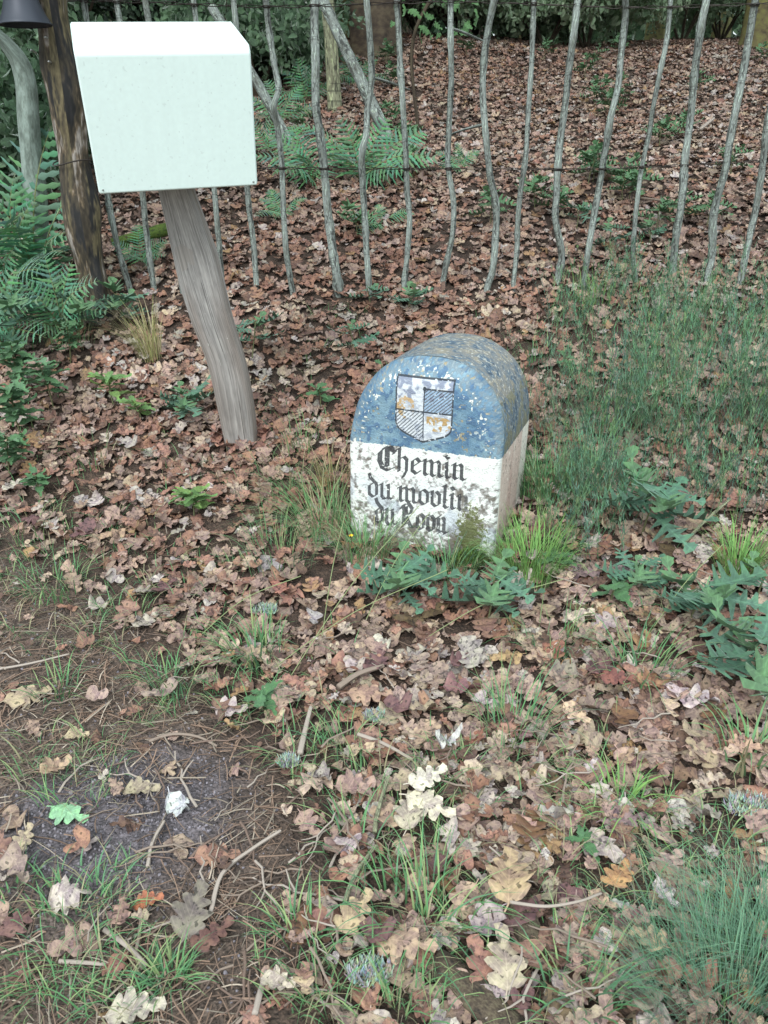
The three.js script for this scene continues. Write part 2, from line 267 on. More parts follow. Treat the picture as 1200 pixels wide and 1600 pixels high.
// ------------------------------------------------------------------ chestnut paling fence
const FZ = 3.95;
{
  const fence = group('paling_fence', V(0, 0, 0)); tag(fence, 'rustic fence of thin crooked grey stakes tied with twisted wire', 'fence');
  const S = [
    [11, 131, 0, 150, 150, 169, 310, 185, 390, 206, 470], [11, 182, 0, 205, 150, 223, 305, 232, 390, 243, 465], [11, 227, 0, 250, 150, 268, 300, 285, 455],
    [10, 302, 0, 322, 150, 335, 300, 342, 380, 348, 450], [11, 365, 0, 378, 150, 386, 295, 396, 380, 402, 455],
    [11, 415, 0, 420, 45, 428, 100, 435, 140, 428, 165, 432, 190, 440, 250, 443, 330, 448, 400, 457, 455],
    [16, 491, 0, 493, 100, 494, 165, 500, 210, 507, 270, 513, 340, 521, 400, 530, 472], [12, 573, 0, 578, 60, 580, 130, 574, 170, 572, 210, 566, 235, 566, 280, 570, 340, 573, 400, 577, 450],
    [11, 620, 0, 623, 60, 627, 130, 631, 190, 634, 240, 636, 300, 640, 340, 636, 400, 631, 445], [11, 704, 0, 704, 60, 705, 120, 702, 190, 700, 260, 708, 310, 708, 360, 700, 400, 692, 455],
    [13, 772, 0, 762, 50, 755, 110, 755, 160, 760, 220, 765, 270, 775, 320, 775, 360, 770, 420, 760, 455], [10, 834, 0, 831, 90, 826, 170, 821, 250, 813, 300, 809, 350, 807, 400, 801, 455],
    [13, 903, 0, 897, 50, 889, 110, 881, 180, 873, 240, 870, 300, 868, 345, 878, 400, 870, 455], [12, 977, 0, 977, 30, 970, 90, 965, 140, 955, 180, 945, 240, 935, 300, 926, 350, 918, 400, 912, 445],
    [9, 1048, 0, 1042, 60, 1032, 110, 1022, 160, 1014, 210, 1003, 260, 996, 310, 991, 360, 989, 400, 994, 435], [14, 1104, 0, 1094, 50, 1086, 110, 1078, 190, 1070, 250, 1066, 310, 1056, 370, 1051, 430],
    [14, 1180, 0, 1170, 60, 1158, 130, 1142, 210, 1132, 270, 1116, 330, 1112, 400, 1105, 440], [13, 1242, 0, 1215, 120, 1197, 210, 1190, 270, 1180, 330, 1168, 385, 1158, 430],
    [13, 1318, 0, 1285, 120, 1262, 220, 1250, 330, 1225, 430], [12, 1395, 0, 1360, 120, 1340, 220, 1310, 330, 1292, 425], [13, 1470, 0, 1432, 120, 1410, 220, 1385, 330, 1355, 425]];
  const r = rng(5);
  // the twisted wire pairs, threaded past the stakes
  const wires = [[5, 8], [262, 265]].map(([a, b]) => (x) => mix(a, b, x / 1200) - (a > 100 ? sstep(900, 1250, x) * 14 : 4 * Math.sin(x / 90)));
  const stakeX = (s, y) => { for (let k = 1; k < s.length - 2; k += 2) if (s[k + 1] <= y && s[k + 3] >= y) return mix(s[k], s[k + 2], (y - s[k + 1]) / (s[k + 3] - s[k + 1])); return s[1]; };
  S.forEach((s, si) => {
    const pts = []; for (let k = 1; k < s.length; k += 2) pts.push(at(s[k], s[k + 1], FZ + 0.03 * Math.sin(si * 2.3 + k * 0.7)));
    const a = pts[0], dir = a.clone().sub(pts[1]).normalize(); pts.unshift(a.clone().addScaledVector(dir, 0.12).add(V((r() - 0.5) * 0.02, 0.02, 0)), a.clone().addScaledVector(dir, 0.06)); pts.unshift(pts.shift());
    const e = pts[pts.length - 1]; e.y = H(e.x, e.z) + 0.01; pts.push(e.clone().add(V(0.005, -0.12, 0)));
    const cp = curve(pts, 56), rad = s[0] * 3.86 / F / 2 * 0.78;
    const kn = [r(), r(), r(), r(), r()];
    const rr = cp.map((p, k) => rad * (0.9 + 0.16 * (k / 56)) * (1 + kn.reduce((m, q) => m + 0.22 * Math.exp(-(((k / 56 - q) / 0.012) ** 2)), 0)));
    const st = mesh('stake', new GB().tube(cp, rr, 9, { wob: 0.14, wf: 18, ws: si * 7, vs: 0.55 }).geo(), stakeMat, fence);
    const uv = st.geometry.attributes.uv; for (let i = 0; i < uv.count; i++) uv.setY(i, uv.getY(i) + si * 0.37);
    for (const w of wires) {                            // where the wire twists round the stake
      const q = w(stakeX(s, 265)), cx = stakeX(s, Math.max(0, q)), c = at(cx, q, FZ), t = new GB();
      const hp = []; for (let k = 0; k <= 22; k++) { const an = k / 22 * Math.PI * 4; hp.push(V(c.x + Math.cos(an) * rad * 1.18, c.y + (k / 22 - 0.5) * 0.012, c.z + Math.sin(an) * rad * 1.18 + 0.03 * 0)); }
      mesh('wire_tie', t.tube(hp, 0.0022, 4).geo(), wireMat, st);
    }
    if (si === 10 || si === 7 || si === 9) {            // snapped side shoots
      const k = si === 10 ? 26 : si === 7 ? 18 : 14, p = cp[k], sg = si === 10 ? -1 : 1;
      mesh('side_shoot', new GB().tube(curve([p, p.clone().add(V(sg * 0.07, -0.015, -0.05)), p.clone().add(V(sg * 0.17, -0.045, -0.12))], 8), [0.008, 0.007, 0.007, 0.006, 0.006, 0.005, 0.005, 0.004, 0.003], 5, { vs: 0.5 }).geo(), stakeMat, st);
    }
  });
  for (const w of wires) for (const sg of [-1, 1]) {
    const pts = []; for (let x = 95; x <= 1480; x += 6) { const p = at(x, w(x), FZ), tw = Math.sin(x / 10 * sg) * 0.0035; pts.push(V(p.x, p.y + tw, p.z + Math.cos(x / 10 * sg) * 0.0035 + sg * 0.012)); }
    mesh('wire', new GB().tube(pts, 0.0019, 4).geo(), wireMat, fence);
  }
}

// ------------------------------------------------------------------ the milestone
{
  const W = 0.482, D = 0.49, HS = 0.318, RY = 0.272, TW = 2048, TH = 1024;
  // lettering and shield drawn with a broad pen; front face maps to the left half of the sheet
  const cv = document.createElement('canvas'); cv.width = 1024; cv.height = 1024; const g = cv.getContext('2d');
  const X = (x) => (x + 0.26) / 0.52 * 1024, Y = (y) => 1024 - (y + 0.12) / 0.74 * 1024, SX = 1024 / 0.52, SY = 1024 / 0.74;
  g.fillStyle = '#fff'; g.fillRect(0, 0, 1024, 1024);
  const pen = (strokes, ox, oy, s, nib, ink) => {
    g.fillStyle = ink; const nx = Math.cos(0.6) * nib / 2 * s, ny = Math.sin(0.6) * nib / 2 * s;
    for (const st of strokes) for (let k = 0; k < st.length - 1; k++) {
      const [a, b] = [st[k], st[k + 1]], P = (p, f) => [X(ox + p[0] * s + nx * f), Y(oy + p[1] * s + ny * f)], q = [P(a, -1), P(a, 1), P(b, 1), P(b, -1)];
      g.beginPath(); g.moveTo(...q[0]); q.slice(1).forEach((e) => g.lineTo(...e)); g.closePath(); g.fill(); g.lineWidth = 4; g.strokeStyle = ink; g.stroke();
    }
  };
  const ar = (x) => [[x + 0.06, 0.82], [x + 0.3, 1], [x + 0.4, 0.86], [x + 0.4, 0.12], [x + 0.52, 0], [x + 0.6, 0.08]], mi = [[0, 0.88], [0.12, 1], [0.12, 0.12], [0.22, 0.0], [0.3, 0.08]];
  const GL = {
    i: [0.42, [mi, [[0.06, 1.42], [0.2, 1.26]]]], n: [0.78, [mi, ar(0.1)]], m: [1.18, [mi, ar(0.1), ar(0.5)]],
    u: [0.84, [[[0, 0.9], [0.12, 1], [0.12, 0.15], [0.26, 0], [0.36, 0.02], [0.54, 0.2]], [[0.42, 0.95], [0.52, 1], [0.52, 0.12], [0.64, 0], [0.72, 0.08]]]],
    v: [0.72, [[[0, 0.92], [0.12, 1], [0.12, 0.18], [0.32, 0], [0.54, 0.2], [0.54, 0.8], [0.36, 1]]]],
    o: [0.7, [[[0.32, 1], [0.1, 0.82], [0.1, 0.18], [0.32, 0], [0.54, 0.18], [0.54, 0.82], [0.32, 1]]]],
    d: [0.74, [[[0.08, 1.55], [0.16, 1.3], [0.5, 0.95], [0.54, 0.8], [0.54, 0.2], [0.32, 0], [0.1, 0.18], [0.1, 0.75], [0.32, 0.95]]]],
    e: [0.66, [[[0.52, 0.2], [0.32, 0], [0.1, 0.18], [0.1, 0.8], [0.32, 1], [0.5, 0.8], [0.14, 0.45]]]],
    l: [0.42, [[[0, 1.4], [0.12, 1.5], [0.12, 0.12], [0.24, 0], [0.32, 0.08]]]],
    h: [0.76, [[[0, 1.4], [0.12, 1.52], [0.12, 0.02]], [[0.14, 0.82], [0.38, 1], [0.54, 0.82], [0.54, 0.1], [0.36, -0.35]]]],
    C: [1.1, [[[0.98, 1.28], [0.75, 1.5], [0.4, 1.42], [0.12, 1.05], [0.08, 0.55], [0.26, 0.1], [0.6, -0.05], [0.95, 0.2]], [[0.5, 1.4], [0.5, 0.2]], [[0.6, 1.35], [0.6, 0.25]], [[0.45, 1.45], [0.98, 1.22]], [[0.2, 1.1], [0.18, 0.5], [0.34, 0.15]], [[0.98, 1.3], [0.9, 1.1]]]],
    R: [1.05, [[[0, 1.15], [0.16, 1.4], [0.22, 0.75], [0.2, 0.1], [0.05, -0.05]], [[0.14, 1.35], [0.5, 1.55], [0.76, 1.25], [0.66, 0.92], [0.3, 0.8], [0.7, 0.1], [0.92, 0.08]], [[0.36, 1.3], [0.36, 0.2]]]],
  };
  const word = (s, x0, x1, y, xh, nib, ink) => { const tot = [...s].reduce((a, c) => a + (c === ' ' ? 0.28 : GL[c][0]), 0), k = (x1 - x0) / tot; let x = x0; for (const c of s) { if (c === ' ') { x += 0.28 * k; continue; } const [w, st] = GL[c]; pen(st.map((q) => q.map(([a, b]) => [a * k / xh, b])), x, y, xh, nib * (c === 'C' || c === 'R' ? 1.05 : 1), ink); x += w * k; } };
  word('Chemin', -0.145, 0.142, 0.238, 0.05, 0.2, '#26282c');
  word('du movlin', -0.176, 0.160, 0.139, 0.05, 0.19, '#33353a');
  word('du Rovn', -0.152, 0.092, 0.052, 0.054, 0.2, '#3a3c3c');
  const im = g.getImageData(0, 0, 1024, 1024).data;
  // shield lines on a second sheet
  const cs = document.createElement('canvas'); cs.width = cs.height = 1024; const h = cs.getContext('2d'); h.fillStyle = '#000'; h.fillRect(0, 0, 1024, 1024);
  const sh = [-0.087, 0.088, 0.538, 0.342], shp = () => { h.beginPath(); h.moveTo(X(sh[0]), Y(sh[2])); h.lineTo(X(sh[1]), Y(sh[2])); h.lineTo(X(sh[1]), Y(0.40)); h.bezierCurveTo(X(sh[1]), Y(0.365), X(0.05), Y(0.362), X(0), Y(sh[3])); h.bezierCurveTo(X(-0.05), Y(0.362), X(sh[0]), Y(0.37), X(sh[0]), Y(0.40)); h.closePath(); };
  shp(); h.fillStyle = '#00ff00'; h.fill(); h.save(); h.clip();
  h.strokeStyle = '#b0ff00'; h.lineWidth = 4;
  h.save(); h.beginPath(); h.rect(X(0), Y(0.505), 0.09 * SX, 0.07 * SY); h.clip(); h.fillStyle = '#00ff90'; h.fillRect(X(0), Y(0.505), 200, 200); for (let k = -30; k < 30; k++) { h.beginPath(); h.moveTo(X(k * 0.012), Y(0.43)); h.lineTo(X(k * 0.012 + 0.09), Y(0.51)); h.stroke(); } h.restore();
  h.save(); h.beginPath(); h.rect(X(-0.09), Y(0.435), 0.09 * SX, 0.1 * SY); h.clip(); for (let k = -30; k < 30; k++) { h.beginPath(); h.moveTo(X(k * 0.012), Y(0.34)); h.lineTo(X(k * 0.012 + 0.1), Y(0.44)); h.stroke(); } h.restore();
  h.strokeStyle = '#ffff00'; h.lineWidth = 6; for (const [a, b, c, d] of [[0, 0.506, 0.09, 0.506], [0, 0.512, 0, 0.34], [-0.09, 0.437, 0.09, 0.437]]) { h.beginPath(); h.moveTo(X(a), Y(b)); h.lineTo(X(c), Y(d)); h.stroke(); }
  h.beginPath(); h.arc(X(0), Y(0.506), 10, 0, 7); h.fillStyle = '#ffff00'; h.fill();
  h.restore(); shp(); h.strokeStyle = '#ffff00'; h.lineWidth = 8; h.stroke();
  const sm = h.getImageData(0, 0, 1024, 1024).data;
  const col = new Uint8Array(TW * TH * 4), hgt = new Uint8Array(TW * TH * 4);
  const m3 = (a, b, t) => [mix(a[0], b[0], t), mix(a[1], b[1], t), mix(a[2], b[2], t)];
  const perim = HS + 0.12, archL = Math.PI * (0.5 * (W / 2 + RY)), total = 2 * perim + archL;
  for (let j = 0; j < TH; j++) for (let i = 0; i < TW; i++) {
    const v = j / TH, k = (j * TW + i) * 4; let c, ht = 0.6; const A = i < 1024 ? i : (i - 1024) * 0.94 + 3000, B = i < 1024 ? j * 1.42 : j * 3.27;   // noise in equal real size
    const fine = fbm(A / 5, B / 5, 1, 2), med = fbm(A / 28, B / 28, 4, 4), big = fbm(A / 120, B / 120, 8, 3), edge = fbm(A / 14, B / 14, 15, 3);
    if (i < 1024) {
      const x = i / 1024 * 0.52 - 0.26, y = v * 0.74 - 0.12, blue = y > HS + (edge - 0.5) * 0.008, ii = ((1023 - j) * 1024 + i) * 4;
      const rim = Math.hypot(x / (W / 2), Math.max(0, y - HS) / RY);
      if (blue) {
        c = m3([0.33, 0.455, 0.55], [0.47, 0.575, 0.63], sstep(0.3, 0.7, big)); c = m3(c, [0.27, 0.38, 0.50], sstep(0.5, 0.66, med) * 0.75); c = c.map((q) => q * (0.9 + 0.2 * fine));
        if (med * 0.7 + edge * 0.3 > 0.715) { c = m3(c, [0.72, 0.75, 0.74], 0.8); ht = 0.45; }
        if (rim > 0.86 + (med - 0.5) * 0.5) { c = m3(c, [0.43, 0.48, 0.51], 0.7 * sstep(0.35, 0.55, edge)); if (edge > 0.66) c = m3(c, [0.62, 0.66, 0.66], 0.4); }
        const band = Math.abs(rim - 0.86) < 0.07 && edge > 0.68; if (band) c = [0.8, 0.81, 0.78];
        if (edge > 0.66 && fbm(i / 40 + 9, j / 40, 30, 2) > 0.6) c = m3(c, [0.58, 0.52, 0.40], 0.8 * sstep(0.66, 0.72, edge));
        const sg = sm[ii + 1], sr = sm[ii], sb = sm[ii + 2];
        if (sg > 120) { let w = [0.76, 0.78, 0.80]; if (sb > 60) w = [0.55, 0.64, 0.73]; w = m3(w, [0.50, 0.53, 0.60], sstep(0.44, 0.62, med) * (y > 0.47 ? 1 : 0.5)); if (x > 0.01 && y < 0.425 && y > 0.375 && med > 0.45 && Math.hypot((x - 0.04) * 1, (y - 0.405) * 2) < 0.05) w = m3(w, [0.66, 0.55, 0.38], sstep(0.42, 0.56, 0.5 * med + 0.5 * edge)); if (x < -0.03 && Math.hypot(x + 0.06, y - 0.445) < 0.035 && edge > 0.45) w = m3(w, [0.68, 0.58, 0.44], sstep(0.45, 0.6, edge)); c = w; ht = 0.6; }
        if (sr > 60 && edge > 0.3) { c = m3(c, [0.14, 0.17, 0.2], 0.85 * (sr / 255)); ht = 0.35; }
      } else {
        c = [0.86, 0.87, 0.855].map((q) => q * (0.94 + 0.08 * fine));
        const wear = 0.35 * fbm(A / 60 + 7, B / 60, 50, 3) + med * 0.4 + edge * 0.25 + sstep(0.14, -0.02, y) * 0.11 + (x > 0.1 && y < 0.2 ? 0.04 : 0) - sstep(0.2, 0.3, y) * 0.06;
        if (wear > 0.54) { c = m3(c, [0.60, 0.59, 0.58], sstep(0.54, 0.6, wear)); ht = 0.4; }
        if (wear > 0.61) { c = m3(c, [0.42, 0.40, 0.37], sstep(0.61, 0.67, wear)); ht = 0.25; }
        c = m3(c, [0.62, 0.66, 0.72], sstep(0.55, 0.7, big) * 0.5 * sstep(0.25, 0.12, y));
        const ms = Math.hypot((x - 0.165) / 0.05, (y - 0.06) / 0.09) + (edge - 0.5) * 1.6 + (fine - 0.5) * 0.6; if (ms < 1) c = m3(c, [0.28, 0.30, 0.13], sstep(1, 0.6, ms) * 0.8);
        const ink = 1 - im[ii] / 255, fade = (y < 0.115 ? 0.92 : 0.95) * (x > 0.13 && y < 0.2 ? 0.55 : 1); if (ink > 0.2 && edge + (fine - 0.5) * 0.3 > (y < 0.115 ? 0.27 : 0.2)) { c = m3(c, [0.15, 0.155, 0.17], ink * fade); ht -= 0.15; }
        if (fine > 0.72 && edge > 0.52) c = m3(c, [0.5, 0.5, 0.48], 0.6);
      }
    } else {
      const s = v * total, dz = (i - 1024) / 1024, onSide = s < perim || s > total - perim, y = s < perim ? s - 0.12 : s > total - perim ? total - s - 0.12 : HS + 1;
      if (onSide && y < HS + (edge - 0.5) * 0.012) {
        c = m3([0.88, 0.86, 0.82], [0.80, 0.72, 0.68], sstep(0.45, 0.6, fbm(dz * 5, y * 0.8, 3, 3))); if (dz > 0.07 && dz < 0.45) c = m3(c, [0.72, 0.60, 0.56], 0.55 * sstep(0.25, 0.5, med + 0.1)); if (dz < 0.05) c = [0.88, 0.88, 0.86];
        c = c.map((q) => q * (0.9 + 0.15 * fine)); if (med * 0.6 + edge * 0.4 + sstep(0.12, 0, y) * 0.15 > 0.66) { c = m3(c, [0.45, 0.43, 0.4], 0.7); ht = 0.4; }
      } else {
        c = m3([0.29, 0.37, 0.44], [0.39, 0.43, 0.46], sstep(0.4, 0.6, big)); const rimBlue = sstep(0.26, 0.06, dz + (med - 0.5) * 0.3); c = m3(c, m3([0.33, 0.455, 0.55], [0.47, 0.575, 0.63], sstep(0.3, 0.7, big)), rimBlue); /* the blue of the face wraps over the edge */ const lc = 0.45 * fbm(A / 70 + 40, B / 70, 44, 4) + 0.3 * med + 0.25 * edge;
        c = m3(c, [0.45, 0.46, 0.45], sstep(0.42, 0.56, lc) * 0.75 * (1 - 0.6 * rimBlue)); c = m3(c, [0.47, 0.47, 0.46], sstep(0.40, 0.52, lc) * 0.7 * (1 - 0.6 * rimBlue)); if (lc > 0.54) { c = m3(c, [0.56, 0.53, 0.46], 0.6 * sstep(0.54, 0.6, lc)); ht = 0.7; } if (lc < 0.36) { c = m3(c, [0.2, 0.24, 0.28], 0.7); ht = 0.45; }
        if (edge > 0.70) c = [0.66, 0.67, 0.65]; if (s > total * 0.66 && lc > 0.5) c = m3(c, [0.34, 0.35, 0.25], 0.45); c = c.map((q) => q * (0.85 + 0.3 * fine));
      }
    }
    ht += (fine - 0.5) * 0.25 + (med - 0.5) * 0.5;
    for (let a = 0; a < 3; a++) { col[k + a] = clamp(c[a]) * 255; hgt[k + a] = clamp(ht) * 255; } col[k + 3] = hgt[k + 3] = 255;
  }
  const mk = (d, s) => { const t = new THREE.DataTexture(d, TW, TH); t.magFilter = THREE.LinearFilter; t.minFilter = THREE.LinearMipmapLinearFilter; t.generateMipmaps = true; if (s) t.colorSpace = THREE.SRGBColorSpace; t.needsUpdate = true; return t; };
  const mat = std({ map: mk(col, true), bumpMap: mk(hgt, false), bumpScale: 0.006, roughness: 0.8 });
  const b = new GB(), NA = 40, outline = [];            // the outline: up the left side, over the arch, down the right
  for (let k = 0; k <= 8; k++) outline.push([-W / 2, mix(-0.12, HS, k / 8), k / 8 * perim]);
  for (let k = 1; k < NA; k++) { const a = Math.PI * (1 - k / NA); outline.push([Math.sign(Math.cos(a)) * Math.abs(Math.cos(a)) ** 0.86 * W / 2, HS + Math.sin(a) ** 0.86 * RY, perim + archL * k / NA]); }
  for (let k = 0; k <= 8; k++) outline.push([W / 2, mix(HS, -0.12, k / 8), total - perim + k / 8 * perim]);
  const lump = (p) => { const n = (fbm(p.x * 7 + 3, p.y * 7, p.z * 7, 3) - 0.5) * 0.012; return p.multiplyScalar(1).add(V(n * Math.sign(p.x) * 0.6, n * 0.5, n * 0.5)); };
  const ringAt = (inset, z, u, uv) => outline.map(([x, y, s]) => { const up = clamp((y - HS) / RY), up2 = up ** 0.7, e = inset * (1 + up2 * 2.6), zz = z > -0.03 && inset >= 0 && z <= 0 ? z * (1 + up2 * 2.6) : z; const q = Math.hypot(x, Math.max(0, y - HS)) || 1, nx = y > HS ? x / q : Math.sign(x), ny = y > HS ? (y - HS) / q : 0, P = V(x - nx * e, y - ny * e, zz); return b.v(lump(P), uv === 'f' ? (P.x + 0.26) / 0.52 * 0.5 : 0.5 + u * 0.498 + 0.001, uv === 'f' ? (P.y + 0.12) / 0.74 : s / total); });
  const rows = []; for (let k = 0; k <= 5; k++) { const a = k / 5 * Math.PI / 2; rows.push(ringAt(0.022 * (1 - Math.sin(a)), -0.022 * (1 - Math.cos(a)), 0, 'f')); }
  const nb = rows.length; rows.push(ringAt(0, -0.022, 0.04));
  for (let k = 1; k <= 8; k++) rows.push(ringAt(0, mix(-0.022, -D + 0.05, k / 8), mix(0.04, 0.95, k / 8)));
  for (let k = 1; k <= 5; k++) { const a = k / 5 * Math.PI / 2; rows.push(ringAt(0.05 * (1 - Math.cos(a)), -D + 0.05 * (1 - Math.sin(a)), 0.95 + 0.04 * k / 5)); }
  for (let k = 0; k < rows.length - 1; k++) if (k !== nb - 1) for (let i = 0; i < outline.length - 1; i++) b.q(rows[k][i], rows[k][i + 1], rows[k + 1][i + 1], rows[k + 1][i]);
  const cap = (z, f) => { const ins = []; for (const q of [0.022]) ins.push(ringAt(q, z, 0, 'f')); const base = ins[0], steps = [0.75, 0.5, 0.25, 0.02]; let prev = base; for (const st of steps) { const row = base.map((id) => { const x = b.p[id * 3], y = b.p[id * 3 + 1], X2 = x * st, Y2 = mix(0.2, y, st) ; return b.v(V(X2, Y2, z + (fbm(X2 * 9, Y2 * 9, 4, 2) - 0.5) * 0.008), (X2 + 0.26) / 0.52 * 0.5, (Y2 + 0.12) / 0.74); }); for (let i = 0; i < base.length; i++) { const n = (i + 1) % base.length; f ? b.q(prev[i], row[i], row[n], prev[n]) : b.q(prev[i], prev[n], row[n], row[i]); } prev = row; } const cc = b.v(V(0, 0.2, z + (fbm(0, 1.8, 4, 2) - 0.5) * 0.008), 0.25, 0.32 / 0.74); for (let i = 0; i < base.length; i++) { const n = (i + 1) % base.length; f ? b.t(prev[i], cc, prev[n]) : b.t(prev[i], prev[n], cc); } };
  cap(0, true); cap(-D, false);
  const stone = group('milestone', V(0.109, 0.12, -2.28)); stone.rotation.order = 'YXZ'; stone.rotation.set(-0.036, -0.36, -0.026);
  tag(stone, 'weathered milestone with blue rounded top, painted shield and white lettered face', 'milestone');
  mesh('body', b.geo(), mat, stone);
}

// ------------------------------------------------------------------ white box on its leaning post
{
  const W = 0.44, HB = 0.36, D = 0.288, r = 0.018;
  const box = group('letter_box', V(-0.553, 1.177, -2.45)); box.rotation.order = 'YXZ'; box.rotation.set(0.282, 0.304, 0.016);
  tag(box, 'plain white metal box with folded top edge tilted on a wooden post', 'box');
  const film = dataTex(256, 256, (u, v) => { const st = tnoise(u, v, 64, 2) * 0.5 + fbm(u * 40, v * 3, 5, 3) * 0.5, d = fbm(u * 60, v * 60, 8, 2); let k = 0.965 + 0.035 * st; if (d > 0.82) k *= 0.95; if (tnoise(u, v, 64, 9) > 0.997) k *= 0.8; return [k, k, k * 0.995]; });
  const paint = new THREE.MeshPhysicalMaterial({ color: lin(0.76, 0.91, 0.885), map: film, roughness: 0.42, clearcoat: 0.5, clearcoatRoughness: 0.25, side: THREE.DoubleSide });
  // side profile (z, y): a sheet folded over the top, rounded at the front fold
  const pr = []; const arc = (cz, cy, a0, a1, rr, n) => { for (let k = 0; k <= n; k++) { const a = mix(a0, a1, k / n); pr.push([cz + Math.cos(a) * rr, cy + Math.sin(a) * rr]); } };
  const P2 = Math.PI / 2; arc(-0.006, 0.006, -P2, 0, 0.006, 3); arc(-r * 1.4, HB - r * 1.4, 0, P2, r * 1.4, 8); arc(-D + 0.008, HB - 0.004, P2, 2 * P2, 0.008, 3); arc(-D + 0.006, 0.006, 2 * P2, 3 * P2, 0.006, 3);
  const shell = new GB(); const cols = 9, e = 0.004; const row = [];
  for (let i = 0; i <= cols; i++) { const x = mix(-W / 2 + e, W / 2 - e, i / cols); let l = 0, q = null; row.push(pr.concat([pr[0]]).map(([z, y]) => { if (q) l += Math.hypot(z - q[0], y - q[1]); q = [z, y]; return shell.v(V(x, y, z), i / cols, l / 0.5); })); }
  for (let i = 0; i < cols; i++) for (let k = 0; k < pr.length; k++) shell.q(row[i][k], row[i + 1][k], row[i + 1][k + 1], row[i][k + 1]);
  mesh('shell', shell.geo(), paint, box);
  for (const sx of [-1, 1]) {
    const p = new GB(), x0 = sx * (W / 2 - e), x1 = sx * W / 2, A = pr.map(([z, y]) => p.v(V(x0, y, z), z, y)), ins = ([z, y]) => V(x1, mix(HB / 2, y, 0.978), mix(-D / 2, z, 0.97)), B = pr.map((q) => p.v(ins(q), q[0] * 2, q[1] * 2)), B2 = pr.map((q) => p.v(ins(q), q[0] * 2, q[1] * 2)), c = p.v(V(x1, HB / 2, -D / 2), -D, HB);
    for (let k = 0; k < pr.length; k++) { const n = (k + 1) % pr.length; sx > 0 ? p.q(A[k], A[n], B[n], B[k]) : p.q(A[k], B[k], B[n], A[n]); sx > 0 ? p.t(c, B2[k], B2[n]) : p.t(c, B2[n], B2[k]); }
    mesh('side_panel', p.geo(), paint, box);
  }
  const rv = std({ color: lin(0.25, 0.27, 0.26), roughness: 0.5, metalness: 0.5 });
  for (const [x, y] of [[-W / 2 + 0.012, 0.012], [W / 2 - 0.012, 0.012]]) { const g = new THREE.SphereGeometry(0.0028, 8, 6); g.translate(x, y, 0.0005); mesh('rivet', g, rv, box); }

  // the post: a split, weathered timber
  const post = group('wooden_post', V(0, 0, 0)); tag(post, 'grey split timber post leaning under the white box', 'post');
  const wt = dataTex(512, 1024, (u, v) => {
    const wob = 0.006 * Math.sin(v * 5) + 0.004 * Math.sin(v * 13 + 2), n = fbm((u + wob) * 90, v * 5, 2, 4), f = fbm((u + wob) * 220, v * 24, 6, 2), big = fbm(u * 4, v * 3, 9, 3);
    let c = [0.70, 0.69, 0.68].map((q, i) => mix(q, [0.58, 0.545, 0.52][i], sstep(0.35, 0.7, big))); const k = 0.74 + 0.3 * n + 0.34 * (f - 0.5) + 0.12 * (fbm(u * 30, v * 60, 77, 3) - 0.5); c = c.map((q) => q * k);
    const ck = fbm((u + wob) * 70 + 7, v * 2.2, 31, 2); if (ck > 0.76) c = c.map((q) => q * 0.74); const kn = Math.hypot((u - 0.6) * 5, (v - 0.62) * 12) + fbm(u * 20, v * 20, 3, 2) * 0.6; if (kn < 0.75) c = [0.72, 0.7, 0.68].map((q) => q * (0.7 + 0.3 * n));
    if (tnoise(u, v, 64, 31) > 0.985) c = [0.82, 0.82, 0.8]; return c;
  });
  const wb = dataTex(512, 1024, (u, v) => { const wob = 0.006 * Math.sin(v * 5) + 0.004 * Math.sin(v * 13 + 2), n = fbm((u + wob) * 90, v * 5, 2, 4), ck = fbm((u + wob) * 70 + 7, v * 2.2, 31, 2); const k = 0.4 + 0.6 * n - (ck > 0.74 ? 0.3 : 0); return [k, k, k]; }, false);
  const wm = std({ map: wt, bumpMap: wb, bumpScale: 0.0018, roughness: 0.88 });
  // left and right outline of the timber in the photograph, carried back along its lean
  const ed = [[740, 362, 412, 2.92], [690, 350, 405, 2.9], [640, 339, 400, 2.86], [570, 323, 388, 2.82], [500, 296, 368, 2.77], [450, 280, 356, 2.74], [400, 268, 344, 2.71], [350, 258, 326, 2.67], [303, 248, 308, 2.63], [285, 244, 302, 2.62], [255, 238, 293, 2.60]];
  const b = new GB(), RN = 20, rings = [], ep = []; 
  ed.forEach(([y, a, c, d]) => ep.push([at(a, y, d), at(c, y, d)]));
  const L = curve(ep.map((q) => q[0]), 40), Rr = curve(ep.map((q) => q[1]), 40);
  L.forEach((l, k) => { const rr = Rr[k], c = l.clone().add(rr).multiplyScalar(0.5), hx = l.distanceTo(rr) / 2 * 0.88, ax = rr.clone().sub(l).normalize(), ay = V(0.1, -0.27, -1).normalize(); const ring = [];
    for (let s = 0; s <= RN; s++) { const t = s / RN * Math.PI * 2, cs = Math.cos(t), sn = Math.sin(t), sq = (q) => Math.sign(q) * Math.abs(q) ** 0.42, n = 1 + 0.05 * (fbm(cs * 2 + 4, sn * 2, k * 0.12, 3) - 0.5); ring.push(b.v(c.clone().addScaledVector(ax, sq(cs) * hx * n).addScaledVector(ay, sq(-sn) * 0.04 * n - 0.0), s / RN * 2, k / 40 * 1.05)); } rings.push(ring); });
  for (let k = 0; k < 40; k++) for (let s = 0; s < RN; s++) b.q(rings[k][s], rings[k][s + 1], rings[k + 1][s + 1], rings[k + 1][s]);
  for (const k of [0, 40]) { const c = b.v(L[k].clone().add(Rr[k]).multiplyScalar(0.5).addScaledVector(V(0.1, -0.27, -1).normalize(), 0), 0.5, 0.5); for (let s = 0; s < RN; s++) b.t(c, rings[k][s], rings[k][s + 1]); }
  mesh('timber', b.geo(), wm, post);
}
function rebase(g, p) { g.position.copy(p); g.children.forEach((c) => c.position.sub(p)); return g; }
